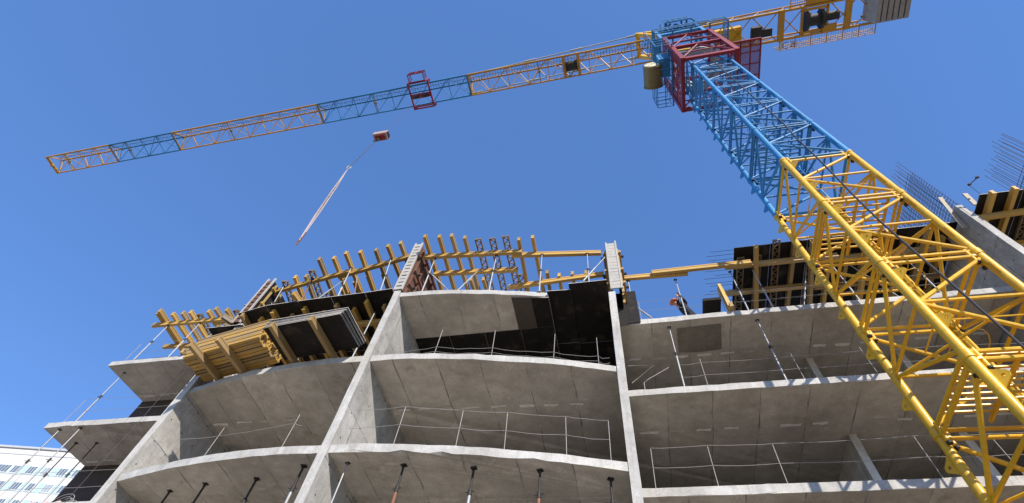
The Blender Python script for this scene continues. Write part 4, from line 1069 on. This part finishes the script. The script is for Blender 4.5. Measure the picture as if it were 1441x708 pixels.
mb.path(pts, .03, 6); mb.build('master_ring', 'steel', SL, True)
dv = end_ - ring_
for k, (ax_, ay_, f_) in enumerate(((.06,.02,.9),(-.05,.05,.93),(.02,-.06,.97),(-.08,-.03,1.0))):
    mb = MB(); e_ = ring_ + dv*f_; side = Vector((ax_, ay_, 0))*.95
    mb.path([ring_ + Vector((0,0,-.15)), ring_.lerp(e_, .35) + side*.8, ring_.lerp(e_, .7) + side, e_ + side*.4], .026, 6); lg = mb.build('sling_leg', 'sling', SL, True)
    hk_ = e_ + side*.4; u_ = dv.normalized()
    mb = MB(); pts = [hk_ + u_*(.16 - .16*math.cos(q)) + Vector((.06*math.sin(q),0,.0)) for q in [2*math.pi*j/10*.85 for j in range(11)]]
    mb.path(pts, .022, 6); mb.build('sling_hook', 'rust', lg, True)

# ------------------------------------------------------------------ the worker
def skin_mesh(name, verts, edges, mats, parent, levels=2, root=0):
    off = Vector(ROOTLOC[parent.name]) if parent.type == 'EMPTY' else Vector(ROOTLOC[parent.parent.name])
    me = bpy.data.meshes.new(name); me.from_pydata([Vector(v[0]) - off for v in verts], edges, [])
    o = bpy.data.objects.new(name, me); COL.objects.link(o); o.parent = parent
    for k in mats: me.materials.append(M[k])
    sk = o.modifiers.new('skin', 'SKIN'); sk.use_smooth_shade = True
    for i, v in enumerate(verts):
        me.skin_vertices[0].data[i].radius = (v[1], v[1] if len(v) < 3 else v[2])
    me.skin_vertices[0].data[root].use_root = True
    s_ = o.modifiers.new('sub', 'SUBSURF'); s_.levels = levels; s_.render_levels = levels
    return o
WK = thing('person', (2.72, 12.0, 15.0), 'worker in orange helmet and dark clothes bending at a prop on the top slab', 'person')
def V(x, y, z): return Vector((2.72 + x, 12.0 + y, 15.0 + z))
pel, spn, chs, nek = V(0,0,.98), V(-.12,-.03,1.18), V(-.30,-.08,1.38), V(-.40,-.12,1.50)
hed, crn = V(-.46,-.15,1.58), V(-.50,-.17,1.69)
shL, elL, wrL, hnL = V(-.28,-.28,1.40), V(-.42,-.42,1.16), V(-.44,-.55,1.30), V(-.42,-.60,1.36)
shR, elR, wrR, hnR = V(-.22,.12,1.42), V(-.10,-.14,1.55), V(-.28,-.44,1.56), V(-.33,-.52,1.58)
hpL, knL, anL, ftL = V(-.02,-.12,.92), V(-.14,-.16,.52), V(.0,-.16,.10), V(-.17,-.20,.05)
hpR, knR, anR, ftR = V(.04,.12,.92), V(-.04,.14,.52), V(.12,.16,.10), V(-.05,.17,.05)
bv = [(pel,.12),(spn,.115),(chs,.13),(nek,.055),(hed,.088),(crn,.075),(hed + Vector((-.10,-.035,-.01)),.018),
      (shL,.055),(elL,.043),(wrL,.03),(hnL,.032),(shR,.055),(elR,.043),(wrR,.03),(hnR,.032),
      (hpL,.085),(knL,.06),(anL,.042),(ftL,.04),(hpR,.085),(knR,.06),(anR,.042),(ftR,.04)]
be = [(0,1),(1,2),(2,3),(3,4),(4,5),(4,6),(2,7),(7,8),(8,9),(9,10),(2,11),(11,12),(12,13),(13,14),(0,15),(15,16),(16,17),(17,18),(0,19),(19,20),(20,21),(21,22)]
for hi, (w_, h_) in ((10,(wrL,hnL)),(14,(wrR,hnR))):
    d = (h_ - w_).normalized(); sd = d.cross(Vector((0,0,1))).normalized(); nn = d.cross(sd)
    for k in range(5):
        off = (k - 2) * .02; ln = (.05,.08,.09,.085,.065)[k]
        if k == 0: p1 = h_ + sd*(-.05) + d*.01; p2 = p1 + d*.04 + sd*.015
        else: p1 = h_ + sd*off + d*.04; p2 = p1 + d*ln*.55 - nn*.035
        bv += [(p1,.0095),(p2,.008)]; be += [(hi, len(bv)-2), (len(bv)-2, len(bv)-1)]
body = skin_mesh('body', bv, be, ['skin'], WK)
skin_mesh('jacket', [(V(.02,0,.92),.165),(spn,.175),(chs,.185),(nek + Vector((.03,0,-.03)),.075),(shL,.078),(elL,.064),(wrL + (elL-wrL)*.15,.048),(shR,.09),(elR,.075),(wrR + (elR-wrR)*.15,.048)],
     [(0,1),(1,2),(2,3),(2,4),(4,5),(5,6),(2,7),(7,8),(8,9)], ['cloth'], WK)
skin_mesh('trousers', [(V(.02,0,.99),.135),(hpL,.105),(knL,.082),(anL + Vector((0,0,.03)),.066),(hpR,.105),(knR,.082),(anR + Vector((0,0,.03)),.066)], [(0,1),(1,2),(2,3),(0,4),(4,5),(5,6)], ['trouser'], WK)
for a_, f_ in ((anL,ftL),(anR,ftR)):
    skin_mesh('boot', [(a_ + Vector((0,0,.04)),.062),(a_ + Vector((.0,0,-.045)),.055),((a_+f_)/2 + Vector((0,0,-.02)),.052),(f_,.048)], [(0,1),(1,2),(2,3)], ['boot'], WK)
# helmet: dome with brim
mb = MB(); hc = hed + Vector((-.025,-.012,.055)); axis = (crn - hed).normalized(); axx = axis.cross(Vector((0,1,0))).normalized(); axy = axis.cross(axx)
rings = []
for j in range(7):
    th = R(90 * j / 6); r_ = .142 * math.cos(th); h_ = .125 * math.sin(th)
    rings.append([hc + axis*h_ + (axx*math.cos(q)*1.12 + axy*math.sin(q))*max(r_, .004) for q in [2*math.pi*k/16 for k in range(16)]])
brim = [hc - axis*.008 + (axx*math.cos(q)*(1.2 + .12*max(0, -math.cos(q))) + axy*math.sin(q)*1.1)*.155 for q in [2*math.pi*k/16 for k in range(16)]]
allr = [brim] + rings; vs = [p for r_ in allr for p in r_]
fs = [(j*16+k, j*16+(k+1)%16, (j+1)*16+(k+1)%16, (j+1)*16+k) for j in range(len(allr)-1) for k in range(16)] + [tuple(range(16))]
mb.add(vs, fs); mb.build('helmet', 'helmet', WK, True)

# ------------------------------------------------------------------ loose ropes on the left
mb = MB()
mb.path([(-13.6,9.6,12.6),(-13.62,9.55,11.4),(-13.55,9.5,10.2),(-13.65,9.5,9.0),(-13.6,9.45,7.0)], .006, 5)
solo(mb, 'hanging_cable', 'rope', (-13.6,9.5,7.0), 'thin cable hanging down beside the leftmost cross wall edge', 'cable')

# ------------------------------------------------------------------ camera
cam = bpy.data.cameras.new('camera'); co = bpy.data.objects.new('camera', cam); COL.objects.link(co)
rt, up, fw = Vector((.9779,.1891,.0892)), Vector((.1151,-.8428,.5257)), Vector((-.1746,.5038,.8460))
mw = Matrix(((rt.x,up.x,-fw.x,0),(rt.y,up.y,-fw.y,0),(rt.z,up.z,-fw.z,1.5515),(0,0,0,1)))
co.matrix_world = mw
cam.sensor_width = 36; cam.sensor_fit = 'HORIZONTAL'; cam.lens = 18.124; cam.clip_start = .05; cam.clip_end = 3000
scene.camera = co

# ------------------------------------------------------------------ light
sd = Vector((.66, -1.0, .73)).normalized()
el = math.asin(sd.z); az = math.atan2(sd.x, sd.y)
w = bpy.data.worlds.new('World'); scene.world = w; w.use_nodes = True
t = w.node_tree; bg = t.nodes['Background']
sky = t.nodes.new('ShaderNodeTexSky'); sky.sky_type = 'NISHITA'; sky.sun_disc = False
sky.sun_elevation = el; sky.sun_rotation = az; sky.altitude = 200; sky.air_density = 1.0; sky.dust_density = .0; sky.ozone_density = 2.0
mx = t.nodes.new('ShaderNodeMix'); mx.data_type = 'RGBA'; mx.blend_type = 'MULTIPLY'; mx.inputs[0].default_value = 1
mx.inputs[7].default_value = (.78, 1.05, 1.40, 1)
t.links.new(sky.outputs[0], mx.inputs[6])
m2 = t.nodes.new('ShaderNodeMix'); m2.data_type = 'RGBA'; m2.inputs[0].default_value = .5; m2.inputs[7].default_value = (.50, 1.16, 2.98, 1)
t.links.new(mx.outputs[2], m2.inputs[6]); t.links.new(m2.outputs[2], bg.inputs[0]); bg.inputs[1].default_value = .126
sun = bpy.data.lights.new('sun', 'SUN'); sun.energy = 3.6; sun.angle = R(.53); sun.color = (1, .93, .83)
so = bpy.data.objects.new('sun', sun); COL.objects.link(so); so.rotation_euler = (-sd).to_track_quat('-Z', 'Y').to_euler(); so.location = (30, -60, 60)
scene.view_settings.view_transform = 'Standard'; scene.view_settings.look = 'None'; scene.view_settings.exposure = .76; scene.view_settings.gamma = 1
